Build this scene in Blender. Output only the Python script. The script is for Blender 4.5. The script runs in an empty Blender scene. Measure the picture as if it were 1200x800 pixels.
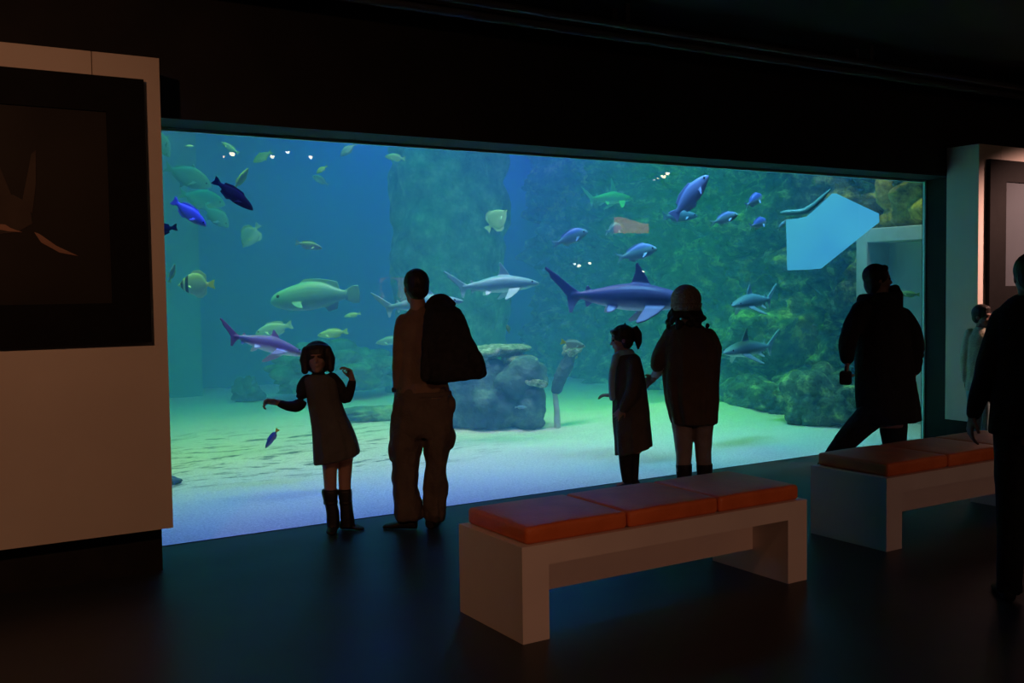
import bpy, bmesh, math, random
from mathutils import Vector, Matrix, noise, Euler
random.seed(7)
SC = bpy.context.scene
COL = SC.collection
PI = math.pi
R = math.radians

# ------------------------------------------------------------------ camera
F_PX, YAW, PITCH, ROLL, EYE = 1204.1, 0.5565, 0.0502, -0.0138, 1.66
FW = Vector((math.sin(YAW)*math.cos(PITCH), math.cos(YAW)*math.cos(PITCH), -math.sin(PITCH)))
RT0 = Vector((math.cos(YAW), -math.sin(YAW), 0))
UP0 = RT0.cross(FW)
RT = RT0*math.cos(ROLL) + UP0*math.sin(ROLL)
UP = -RT0*math.sin(ROLL) + UP0*math.cos(ROLL)
CAM = Vector((0, 0, EYE))
GY, GH, GX1 = 6.926, 2.734, 9.447        # glass plane, height and right edge of the viewing window
GX0 = 0.95

def ray(px, py):
    return FW + RT*((px-600)/F_PX) - UP*((py-400)/F_PX)
def at_t(px, py, t):                     # point at depth t along the view axis
    return CAM + ray(px, py)*t
def at_y(px, py, y):
    d = ray(px, py); return CAM + d*(y/d.y)
def at_x(px, py, x):
    d = ray(px, py); return CAM + d*(x/d.x)
def at_z(px, py, z=0.0):
    d = ray(px, py); return CAM + d*((z-EYE)/d.z)

cam = bpy.data.cameras.new('camera')
cam.sensor_width = 36.0
cam.lens = F_PX*36.0/1200.0
cam.clip_end = 200
camo = bpy.data.objects.new('camera', cam)
COL.objects.link(camo)
m = Matrix((RT, UP, -FW)).transposed().to_4x4()
m.translation = CAM
camo.matrix_world = m
SC.camera = camo

# ------------------------------------------------------------------ materials
def _nodes(name):
    mt = bpy.data.materials.new(name); mt.use_nodes = True
    nt = mt.node_tree; nt.nodes.clear()
    out = nt.nodes.new('ShaderNodeOutputMaterial')
    return mt, nt, out
def L(nt, a, b): nt.links.new(a, b)

def mat(name, col, col2=None, rough=0.7, scale=8.0, detail=4.0, bump=0.0, spec=0.3, lo=0.35, hi=0.65, stretch=None, coat=0.0, bscale=None):
    mt, nt, out = _nodes(name)
    b = nt.nodes.new('ShaderNodeBsdfPrincipled')
    b.inputs['Roughness'].default_value = rough
    b.inputs['Specular IOR Level'].default_value = spec
    b.inputs['Coat Weight'].default_value = coat
    tc = nt.nodes.new('ShaderNodeTexCoord')
    mp = nt.nodes.new('ShaderNodeMapping')
    if stretch: mp.inputs['Scale'].default_value = stretch
    L(nt, tc.outputs['Object'], mp.inputs[0])
    nz = nt.nodes.new('ShaderNodeTexNoise')
    nz.inputs['Scale'].default_value = scale; nz.inputs['Detail'].default_value = detail
    L(nt, mp.outputs[0], nz.inputs['Vector'])
    rp = nt.nodes.new('ShaderNodeValToRGB')
    c2 = col2 or tuple(min(1, c*1.15) for c in col)
    rp.color_ramp.elements[0].position = lo; rp.color_ramp.elements[0].color = (*col, 1)
    rp.color_ramp.elements[1].position = hi; rp.color_ramp.elements[1].color = (*c2, 1)
    L(nt, nz.outputs['Fac'], rp.inputs[0]); L(nt, rp.outputs[0], b.inputs['Base Color'])
    if bump:
        n2 = nz
        if bscale:
            n2 = nt.nodes.new('ShaderNodeTexNoise'); n2.inputs['Scale'].default_value = bscale; n2.inputs['Detail'].default_value = 5
            L(nt, mp.outputs[0], n2.inputs['Vector'])
        bp = nt.nodes.new('ShaderNodeBump'); bp.inputs['Strength'].default_value = bump; bp.inputs['Distance'].default_value = 0.05
        L(nt, n2.outputs['Fac'], bp.inputs['Height']); L(nt, bp.outputs[0], b.inputs['Normal'])
    L(nt, b.outputs[0], out.inputs['Surface'])
    return mt

def emit(name, col, strength):
    mt, nt, out = _nodes(name)
    e = nt.nodes.new('ShaderNodeEmission'); e.inputs[0].default_value = (*col, 1); e.inputs[1].default_value = strength
    L(nt, e.outputs[0], out.inputs['Surface']); return mt

def fish_mat(name, back, belly, z0=-0.03, z1=0.06, rough=0.45, bands=None, noise_amt=0.15):
    """counter-shaded skin: back colour above, belly colour below, optional vertical bands [(x0, x1, colour)] in body lengths"""
    mt, nt, out = _nodes(name)
    b = nt.nodes.new('ShaderNodeBsdfPrincipled'); b.inputs['Roughness'].default_value = rough
    tc = nt.nodes.new('ShaderNodeTexCoord'); sp = nt.nodes.new('ShaderNodeSeparateXYZ'); L(nt, tc.outputs['Object'], sp.inputs[0])
    nz = nt.nodes.new('ShaderNodeTexNoise'); nz.inputs['Scale'].default_value = 14; L(nt, tc.outputs['Object'], nz.inputs['Vector'])
    ad = nt.nodes.new('ShaderNodeMath'); ad.operation = 'MULTIPLY_ADD'; ad.inputs[1].default_value = noise_amt*0.2
    L(nt, nz.outputs['Fac'], ad.inputs[0]); L(nt, sp.outputs['Z'], ad.inputs[2])
    mr = nt.nodes.new('ShaderNodeMapRange'); mr.inputs[1].default_value = z0; mr.inputs[2].default_value = z1
    L(nt, ad.outputs[0], mr.inputs[0])
    mx = nt.nodes.new('ShaderNodeMix'); mx.data_type = 'RGBA'
    mx.inputs['A'].default_value = (*belly, 1); mx.inputs['B'].default_value = (*back, 1)
    L(nt, mr.outputs[0], mx.inputs['Factor'])
    ab = nt.nodes.new('ShaderNodeMath'); ab.operation = 'ABSOLUTE'; L(nt, sp.outputs['Y'], ab.inputs[0])
    fn_ = nt.nodes.new('ShaderNodeMapRange'); fn_.inputs[1].default_value = 0.095; fn_.inputs[2].default_value = 0.115; fn_.inputs[4].default_value = 0.75; L(nt, ab.outputs[0], fn_.inputs[0])
    mf = nt.nodes.new('ShaderNodeMix'); mf.data_type = 'RGBA'; L(nt, fn_.outputs[0], mf.inputs['Factor']); L(nt, mx.outputs['Result'], mf.inputs['A']); mf.inputs['B'].default_value = (*back, 1)
    cur = mf.outputs['Result']
    for (x0, x1, c) in bands or []:
        g = nt.nodes.new('ShaderNodeMath'); g.operation = 'GREATER_THAN'; g.inputs[1].default_value = x0; L(nt, sp.outputs['X'], g.inputs[0])
        l = nt.nodes.new('ShaderNodeMath'); l.operation = 'LESS_THAN'; l.inputs[1].default_value = x1; L(nt, sp.outputs['X'], l.inputs[0])
        mu = nt.nodes.new('ShaderNodeMath'); mu.operation = 'MULTIPLY'; L(nt, g.outputs[0], mu.inputs[0]); L(nt, l.outputs[0], mu.inputs[1])
        m2 = nt.nodes.new('ShaderNodeMix'); m2.data_type = 'RGBA'; L(nt, mu.outputs[0], m2.inputs['Factor']); L(nt, cur, m2.inputs['A'])
        m2.inputs['B'].default_value = (*c, 1); cur = m2.outputs['Result']
    L(nt, cur, b.inputs['Base Color']); L(nt, b.outputs[0], out.inputs['Surface'])
    return mt

# ------------------------------------------------------------------ objects
def tag(o, label=None, cat=None, group=None, kind=None):
    if label: o['label'] = label
    if cat: o['category'] = cat
    if group: o['group'] = group
    if kind: o['kind'] = kind
    return o
def empty(name, loc=(0, 0, 0), rz=0.0, label=None, cat=None, group=None):
    o = bpy.data.objects.new(name, None); COL.objects.link(o)
    o.location = loc; o.rotation_euler = (0, 0, rz); o.empty_display_size = 0.1
    return tag(o, label, cat, group)
def obj(name, bm, mt, parent=None, smooth=True):
    if isinstance(bm, bpy.types.Mesh): me = bm; me.name = name
    else:
        me = bpy.data.meshes.new(name); bm.normal_update(); bm.to_mesh(me); bm.free()
    if len(me.materials): me.materials.clear()
    for q in (mt if isinstance(mt, (list, tuple)) else [mt]): me.materials.append(q)
    if smooth:
        for p in me.polygons: p.use_smooth = True
    o = bpy.data.objects.new(name, me); COL.objects.link(o)
    if parent: o.parent = parent
    return o

def new(): return bmesh.new()
def box(bm, x0, x1, y0, y1, z0, z1, bev=0.0, seg=2):
    r = bmesh.ops.create_cube(bm, size=1.0)
    vs = r['verts']
    for v in vs:
        v.co = Vector(((x0+x1)/2 + v.co.x*(x1-x0), (y0+y1)/2 + v.co.y*(y1-y0), (z0+z1)/2 + v.co.z*(z1-z0)))
    if bev:
        es = list({e for v in vs for e in v.link_edges})
        bmesh.ops.bevel(bm, geom=es, offset=bev, segments=seg, affect='EDGES', profile=0.5)
    return bm
def ring_loft(bm, rings, cap=True):
    """rings: lists of equal length of Vectors, bridged into a closed tube"""
    rows = [[bm.verts.new(p) for p in r] for r in rings]
    n = len(rows[0])
    for a, b in zip(rows, rows[1:]):
        for i in range(n):
            j = (i+1) % n
            bm.faces.new((a[i], a[j], b[j], b[i]))
    if cap:
        bm.faces.new(rows[0][::-1]); bm.faces.new(rows[-1])
    return bm
def ell(c, rx, ry, n=20, rot=0.0, tilt=(0, 0), fold=0.0, nf=9, ph=0.0, sup=1.0):
    """horizontal ellipse ring, tilt = dz per unit x / y, fold = relative radial ripples"""
    out = []
    for i in range(n):
        a = 2*PI*i/n
        k = 1 + fold*math.sin(nf*a+ph) + fold*0.5*math.sin((nf*2-3)*a+ph*2.1)
        ca, sa = math.cos(a), math.sin(a)
        x = rx*math.copysign(abs(ca)**sup, ca)*k; y = ry*math.copysign(abs(sa)**sup, sa)*k
        xr = x*math.cos(rot)-y*math.sin(rot); yr = x*math.sin(rot)+y*math.cos(rot)
        out.append(Vector((c[0]+xr, c[1]+yr, c[2]+tilt[0]*xr+tilt[1]*yr)))
    return out
def chain(bm, pts, rad, n=14, flat=1.0):
    """tapered tube through points with round ends; flat squashes along the local side"""
    pts = [Vector(p) for p in pts]
    rings = []
    up = Vector((0.13, 0.31, 0.94))
    def frame(d):
        d = d.normalized(); s = d.cross(up)
        if s.length < 0.05: s = d.cross(Vector((1, 0, 0)))
        s.normalize(); return s, d.cross(s).normalized()
    N = len(pts)
    dirs = []
    for i in range(N):
        a = pts[max(0, i-1)]; b = pts[min(N-1, i+1)]; dirs.append((b-a).normalized())
    def rr(c, r, d):
        s, u = frame(d); return [c + s*(r*flat*math.cos(2*PI*k/n)) + u*(r*math.sin(2*PI*k/n)) for k in range(n)]
    for q in (0.98, 0.8, 0.45): rings.append(rr(pts[0]-dirs[0]*rad[0]*q, rad[0]*math.sqrt(1-q*q), dirs[0]))
    for i in range(N):
        rings.append(rr(pts[i], rad[i], dirs[i]))
    for q in (0.45, 0.8, 0.98): rings.append(rr(pts[-1]+dirs[-1]*rad[-1]*q, rad[-1]*math.sqrt(1-q*q), dirs[-1]))
    return ring_loft(bm, rings)
def blob(bm, c, r, rot=None, sub=3):
    res = bmesh.ops.create_icosphere(bm, subdivisions=sub, radius=1.0)
    M = (rot or Euler((0, 0, 0))).to_matrix()
    for v in res['verts']:
        v.co = Vector(c) + M @ Vector((v.co.x*r[0], v.co.y*r[1], v.co.z*r[2]))
    return bm
def plate(bm, outline, th, plane='XZ', y=0.0):
    """outline polygon extruded to thickness th about the plane"""
    def P(a, b, s):
        if plane == 'XZ': return Vector((a, y+s*th/2, b))
        if plane == 'XY': return Vector((a, b, y+s*th/2))
        return Vector((y+s*th/2, a, b))
    A = [bm.verts.new(P(a, b, -1)) for a, b in outline]; B = [bm.verts.new(P(a, b, 1)) for a, b in outline]
    n = len(outline)
    fs = [bm.faces.new(A), bm.faces.new(B[::-1])]
    for i in range(n):
        j = (i+1) % n; fs.append(bm.faces.new((A[j], A[i], B[i], B[j])))
    bmesh.ops.recalc_face_normals(bm, faces=fs)
    return bm
def remesh(bm, voxel, smooth=3, fac=0.5):
    """fuse everything in bm into one continuous skin"""
    bmesh.ops.recalc_face_normals(bm, faces=bm.faces)
    me = bpy.data.meshes.new('tmp'); bm.to_mesh(me); bm.free()
    o = bpy.data.objects.new('tmp', me); COL.objects.link(o)
    md = o.modifiers.new('r', 'REMESH'); md.mode = 'VOXEL'; md.voxel_size = voxel; md.adaptivity = 0.0
    if smooth:
        s = o.modifiers.new('s', 'SMOOTH'); s.iterations = smooth; s.factor = fac
    dg = bpy.context.evaluated_depsgraph_get(); dg.update()
    out = bpy.data.meshes.new_from_object(o.evaluated_get(dg))
    bpy.data.objects.remove(o); bpy.data.meshes.remove(me)
    return out
def displace(me, fn):
    """moves every vertex along its normal by fn(co)"""
    n = len(me.vertices); nr = [0.0]*(3*n); co = [0.0]*(3*n)
    me.vertices.foreach_get('normal', nr); me.vertices.foreach_get('co', co)
    for i in range(n):
        j = 3*i; k = fn(Vector(co[j:j+3]))
        co[j] += nr[j]*k; co[j+1] += nr[j+1]*k; co[j+2] += nr[j+2]*k
    me.vertices.foreach_set('co', co); me.update()
def fbm(p, s, o=4):
    v, a, t = 0.0, 1.0, 0.0
    for i in range(o):
        v += a*noise.noise(Vector(p)*s); t += a; a *= 0.5; s *= 2.03
    return v/t
# ------------------------------------------------------------------ room shell
M_BLACK = mat('black_wall_paint', (0.012, 0.012, 0.013), (0.018, 0.017, 0.017), rough=0.75, scale=3)
M_CEIL = mat('black_ceiling_paint', (0.006, 0.006, 0.0065), (0.01, 0.01, 0.01), rough=0.8, scale=2)
M_PIPE = mat('dark_painted_steel', (0.05, 0.055, 0.06), (0.07, 0.07, 0.075), rough=0.45, scale=5)
M_PANEL = mat('cream_panel_laminate', (0.74, 0.66, 0.58), (0.8, 0.72, 0.63), rough=0.5, scale=1.5, spec=0.35)
M_PLINTH = mat('black_plinth', (0.012, 0.011, 0.011), (0.018, 0.016, 0.015), rough=0.6)
M_BENCH = mat('cream_bench_lacquer', (0.72, 0.64, 0.57), (0.78, 0.7, 0.62), rough=0.4, scale=2.5, spec=0.4)
M_CUSH = mat('orange_leather', (0.66, 0.15, 0.035), (0.78, 0.19, 0.05), rough=0.42, scale=7, bump=0.12, bscale=60, spec=0.4)
M_FRAME = mat('black_picture_frame', (0.006, 0.006, 0.006), (0.008, 0.008, 0.008), rough=0.65, scale=10, spec=0.12)
M_ACRYL = mat('acrylic_joint', (0.45, 0.8, 0.75), (0.5, 0.85, 0.8), rough=0.4, scale=4)

def floor_mat():
    mt, nt, out = _nodes('dark_resin_floor')
    b = nt.nodes.new('ShaderNodeBsdfPrincipled')
    tc = nt.nodes.new('ShaderNodeTexCoord')
    nz = nt.nodes.new('ShaderNodeTexNoise'); nz.inputs['Scale'].default_value = 1.6; nz.inputs['Detail'].default_value = 6
    L(nt, tc.outputs['Object'], nz.inputs['Vector'])
    rp = nt.nodes.new('ShaderNodeValToRGB')
    rp.color_ramp.elements[0].color = (0.018, 0.022, 0.025, 1); rp.color_ramp.elements[1].color = (0.03, 0.034, 0.038, 1)
    L(nt, nz.outputs['Fac'], rp.inputs[0]); L(nt, rp.outputs[0], b.inputs['Base Color'])
    mr = nt.nodes.new('ShaderNodeMapRange'); mr.inputs[3].default_value = 0.34; mr.inputs[4].default_value = 0.5
    L(nt, nz.outputs['Fac'], mr.inputs[0]); L(nt, mr.outputs[0], b.inputs['Roughness'])
    b.inputs['Specular IOR Level'].default_value = 0.35
    L(nt, b.outputs[0], out.inputs['Surface']); return mt
M_FLOOR = floor_mat()

XL, XR_, YB, ZC = -7.0, 17.0, -14.0, 3.75
WF = GY - 0.36                                # front face of the black wall around the window
def struct(name, bm, mt, smooth=False):
    return tag(obj(name, bm, mt, None, smooth), kind='structure')
struct('floor', box(new(), XL, XR_, YB, GY-0.001, -0.12, 0.0), M_FLOOR)
struct('ceiling', box(new(), XL, XR_, YB, WF, ZC, ZC+0.15), M_CEIL)
struct('wall_left', box(new(), XL-0.15, XL, YB, WF, 0, ZC), M_BLACK)
struct('wall_right', box(new(), XR_, XR_+0.15, YB, WF, 0, ZC), M_BLACK)
struct('wall_back', box(new(), XL, XR_, YB-0.15, YB, 0, ZC), M_BLACK)
w = new()                                      # the wall around the viewing window
box(w, XL, GX0, WF, GY+0.045, 0, ZC+0.15); box(w, GX1+0.02, XR_, WF, GY+0.045, 0, ZC+0.15)
box(w, GX0, GX1+0.02, WF, GY+0.045, GH+0.015, ZC+0.15)
struct('wall_front', w, M_BLACK)

# acrylic pane of the viewing window: clear, mirrors the room a little on its front face
def glass_mat(front):
    mt, nt, out = _nodes('clear_acrylic_front' if front else 'clear_acrylic')
    t = nt.nodes.new('ShaderNodeBsdfTransparent')
    if not front:
        L(nt, t.outputs[0], out.inputs['Surface']); return mt
    g = nt.nodes.new('ShaderNodeBsdfGlossy'); g.inputs['Roughness'].default_value = 0.0
    f = nt.nodes.new('ShaderNodeFresnel'); f.inputs['IOR'].default_value = 1.4
    mx = nt.nodes.new('ShaderNodeMixShader'); L(nt, f.outputs[0], mx.inputs[0]); L(nt, t.outputs[0], mx.inputs[1]); L(nt, g.outputs[0], mx.inputs[2])
    L(nt, mx.outputs[0], out.inputs['Surface']); return mt
gb = box(new(), GX0, GX1, GY, GY+0.04, -0.02, GH)
for f in gb.faces: f.material_index = 0 if f.normal.y < -0.5 else 1
gb.normal_update()
for f in gb.faces: f.material_index = 0 if f.normal.y < -0.5 else 1
struct('window_1', gb, [glass_mat(True), glass_mat(False)])
tr = new(); box(tr, GX0, GX1+0.02, GY+0.005, GY+0.045, GH-0.004, GH+0.014); box(tr, GX1-0.004, GX1+0.02, GY-0.004, GY+0.02, 0, GH+0.014)
struct('trim_1', tr, M_ACRYL)

# ceiling conduits running along the window wall
for k, (py, rad, drop) in enumerate(((9, 0.028, 0.16), (24, 0.035, 0.2), (40, 0.02, 0.12))):
    p = at_z(600, py, ZC-drop)
    b = new(); chain(b, [(XL+0.3, p.y, ZC-drop), (XR_-0.3, p.y, ZC-drop)], [rad, rad], n=12)
    pipe = obj('ceiling_conduit', b, M_PIPE)
    tag(pipe, ['dark ceiling conduit under the black ceiling, furthest from the viewing window',
               'thickest dark conduit, middle one of three under the black ceiling',
               'thinnest dark ceiling conduit, closest to the viewing window'][k], 'conduit', 'conduits under the ceiling')
    for i in range(9):
        x = XL+1+i*2.7
        h = box(new(), x-0.02, x+0.02, p.y-0.012, p.y+0.012, ZC-drop, ZC)
        obj('hanger', h, M_PIPE, pipe, False)

# ------------------------------------------------------------------ display panels beside the window
PY0 = 6.2
def display_panel(x0, x1, label, seam, name='display_panel'):
    root = empty(name, ((x0+x1)/2, PY0+0.17, 0), 0, label, 'display panel', 'display panels beside the window')
    cx = (x0+x1)/2
    b = new()
    xs = [x0, seam-0.002, seam+0.002, x1]
    box(b, x0-cx, x1-cx, -0.17, 0.185, 0.278, 2.6)
    for a, c in ((x0, seam-0.003), (seam+0.003, x1)):          # joint in the top rail
        box(b, a-cx, c-cx, -0.17, 0.185, 2.6, 3.03)
    box(b, x0-cx+0.02, x1-cx-0.02, -0.155, 0.18, 2.5, 3.02)
    obj('panel_body', b, M_PANEL, root, False)
    b = box(new(), x0-cx+0.03, x1-cx-0.04, -0.05, 0.185, 0.0, 0.28)
    obj('plinth', b, M_PLINTH, root, False)
    return root
pl = display_panel(-2.4, 1.47, 'large cream display panel left of the viewing window holding a dark framed picture', at_y(107, 60, PY0).x)
pr = display_panel(9.29, 12.6, 'cream display panel at the right end of the viewing window behind the far child', at_y(1173, 180, PY0).x)

def photo_mat(name, col, col2, scale):
    return mat(name, col, col2, rough=0.35, scale=scale, detail=5, spec=0.4)
def picture(x0, x1, z0, z1, ix0, ix1, iz0, iz1, label, pmat):
    root = empty('framed_picture', ((x0+x1)/2, PY0, (z0+z1)/2), 0, label, 'picture', 'framed pictures on the display panels')
    cx, cz = (x0+x1)/2, (z0+z1)/2
    b = new()
    for (a, c, d, e) in ((x0, ix0, z0, z1), (ix1, x1, z0, z1), (ix0, ix1, z0, iz0), (ix0, ix1, iz1, z1)):
        box(b, a-cx, c-cx, -0.045, 0.0, d-cz, e-cz)
    obj('frame', b, M_FRAME, root, False)
    b = box(new(), ix0-cx, ix1-cx, -0.03, -0.002, iz0-cz, iz1-cz)
    ph = obj('photograph', b, pmat, root, False)
    return root, ph, cx, cz
a = at_y(178, 401, PY0-0.045); b_ = at_y(168, 93, PY0-0.045); c = at_y(132, 355, PY0-0.03); d = at_y(124, 131, PY0-0.03)
pic, ph, cx, cz = picture(-1.9, a.x, a.z, b_.z, -1.5, d.x, c.z, d.z, 'dark picture of a shark in a wide black frame on the left display panel',
              photo_mat('dark_photo_print', (0.018, 0.016, 0.012), (0.03, 0.026, 0.018), 1.2))
# the faint shark printed in the photograph
def pp(px, py): q = at_y(px, py, PY0-0.032); return (q.x-cx, q.z-cz)
M_PRINT = mat('printed_shark', (0.05, 0.038, 0.03), (0.08, 0.06, 0.045), rough=0.4, scale=3)
M_PRINT2 = mat('printed_highlight', (0.30, 0.17, 0.12), (0.38, 0.22, 0.15), rough=0.4, scale=6)
b = new()
plate(b, [pp(-60, 250), pp(-20, 232), pp(15, 228), pp(34, 238), pp(38, 262), pp(20, 272), pp(-20, 276), pp(-60, 270)], 0.004, 'XZ', -0.032)
plate(b, [pp(26, 236), pp(37, 180), pp(42, 176), pp(42, 215), pp(38, 250)], 0.004, 'XZ', -0.033)
plate(b, [pp(0, 232), pp(-6, 190), pp(0, 196), pp(14, 230)], 0.004, 'XZ', -0.033)
obj('printed_shark', b, M_PRINT, ph, False)
b = new()
plate(b, [pp(40, 272), pp(46, 274), pp(66, 288), pp(92, 300), pp(70, 296), pp(48, 284)], 0.003, 'XZ', -0.036)
plate(b, [pp(-10, 262), pp(6, 263), pp(12, 267), pp(26, 272), pp(10, 271), pp(-10, 267)], 0.003, 'XZ', -0.036)
obj('printed_highlight', b, M_PRINT2, ph, False)
a = at_y(1161, 186, PY0-0.045); d = at_y(1178, 213, PY0-0.03); e = at_y(1178, 335, PY0-0.03)
picture(a.x, 12.3, 1.37, a.z, d.x, 11.9, e.z, d.z, 'black framed picture with a grey print on the right display panel',
        photo_mat('grey_photo_print', (0.07, 0.085, 0.10), (0.09, 0.105, 0.12), 1.0))

# ------------------------------------------------------------------ benches
def bench(x0, y0, label, first=None):
    W, D, H = 1.905, 0.607, 0.459
    root = empty('bench', (x0+W/2, y0+D/2, 0), 0, label, 'bench', 'cream benches facing the tank')
    b = new()
    for s in (-1, 1):
        xa = -W/2 if s < 0 else W/2-0.15
        p = box(new(), xa, xa+0.15, -D/2, D/2, 0, H-0.1); obj('leg', p, M_BENCH, root, False)
    p = box(new(), -W/2, W/2, -D/2, D/2, H-0.10, H); obj('seat_slab', p, M_BENCH, root, False)
    p = box(new(), -W/2+0.15, W/2-0.15, -0.03, 0.03, 0.14, H-0.1); obj('stretcher', p, M_BENCH, root, False)
    cw = (W-0.07)/3
    for k in range(3):
        xa = -W/2+0.035+k*cw
        p = box(new(), xa+0.004, xa+cw-0.004, -D/2+0.02, D/2-0.02, H, H+0.085, 0.022, 4)
        bmesh.ops.subdivide_edges(p, edges=[e for e in p.edges if e.calc_length() > 0.2], cuts=8, use_grid_fill=True)
        for v in p.verts:
            u = (v.co.x-(xa+cw/2))/(cw/2); w_ = v.co.y/(D/2)
            if v.co.z > H+0.05: v.co.z += 0.012*max(0, 1-u*u)*max(0, 1-w_*w_)
        obj('seat_cushion', p, M_CUSH, root)
    return root
bench(2.528, 4.002, 'cream slab bench with three orange cushions, nearer one, in the middle of the room')
bench(5.30, 4.145, 'cream slab bench with orange cushions further right, partly behind the near dark visitor')
# ------------------------------------------------------------------ the tank behind the pane
TX0, TX1, TY0, TY1, TZ = -3.0, 11.4, GY+0.042, 15.2, 5.2
M_TWALL = mat('blue_tank_lining', (0.10, 0.30, 0.52), (0.14, 0.36, 0.56), rough=0.8, scale=0.7, detail=5)
M_PORTAL = mat('pale_concrete', (0.48, 0.55, 0.5), (0.6, 0.66, 0.6), rough=0.8, scale=3, detail=6)

def rock_mat(name, dark, mid, light, scale=3.0, amount=0.55):
    mt, nt, out = _nodes(name)
    b = nt.nodes.new('ShaderNodeBsdfPrincipled'); b.inputs['Roughness'].default_value = 0.9; b.inputs['Specular IOR Level'].default_value = 0.15
    tc = nt.nodes.new('ShaderNodeTexCoord')
    n1 = nt.nodes.new('ShaderNodeTexNoise'); n1.inputs['Scale'].default_value = scale; n1.inputs['Detail'].default_value = 8; n1.inputs['Roughness'].default_value = 0.65
    L(nt, tc.outputs['Object'], n1.inputs['Vector'])
    rp = nt.nodes.new('ShaderNodeValToRGB'); e = rp.color_ramp.elements
    e[0].position = 0.34; e[0].color = (*dark, 1); e[1].position = 0.68; e[1].color = (*light, 1)
    q = e.new(0.52); q.color = (*mid, 1)
    L(nt, n1.outputs['Fac'], rp.inputs[0]); L(nt, rp.outputs[0], b.inputs['Base Color'])
    n2 = nt.nodes.new('ShaderNodeTexNoise'); n2.inputs['Scale'].default_value = scale*5; n2.inputs['Detail'].default_value = 6
    L(nt, tc.outputs['Object'], n2.inputs['Vector'])
    bp = nt.nodes.new('ShaderNodeBump'); bp.inputs['Strength'].default_value = amount; bp.inputs['Distance'].default_value = 0.06
    L(nt, n2.outputs['Fac'], bp.inputs['Height']); L(nt, bp.outputs[0], b.inputs['Normal'])
    L(nt, b.outputs[0], out.inputs['Surface']); return mt
M_ROCK = rock_mat('algae_shade_rock', (0.014, 0.028, 0.028), (0.12, 0.19, 0.11), (0.66, 0.80, 0.30), 4.2, 0.9)  # algae tones, with crevice shade and highlights also put into the colour
M_ROCKB = rock_mat('grey_blue_rock', (0.035, 0.06, 0.09), (0.08, 0.13, 0.17), (0.22, 0.32, 0.30), 3.5)
M_ROCKG = rock_mat('mossy_rock', (0.05, 0.10, 0.07), (0.15, 0.26, 0.14), (0.36, 0.50, 0.26), 4.0)
M_ROCKY = rock_mat('yellow_lit_algae_rock', (0.06, 0.07, 0.03), (0.42, 0.44, 0.10), (0.85, 0.85, 0.2), 4.0)  # algae yellow, with the yellow-green lit patches also painted in
M_CRUST = rock_mat('pale_coral_crust', (0.12, 0.18, 0.12), (0.42, 0.5, 0.34), (0.9, 0.92, 0.8), 14.0, 0.9)

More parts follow.
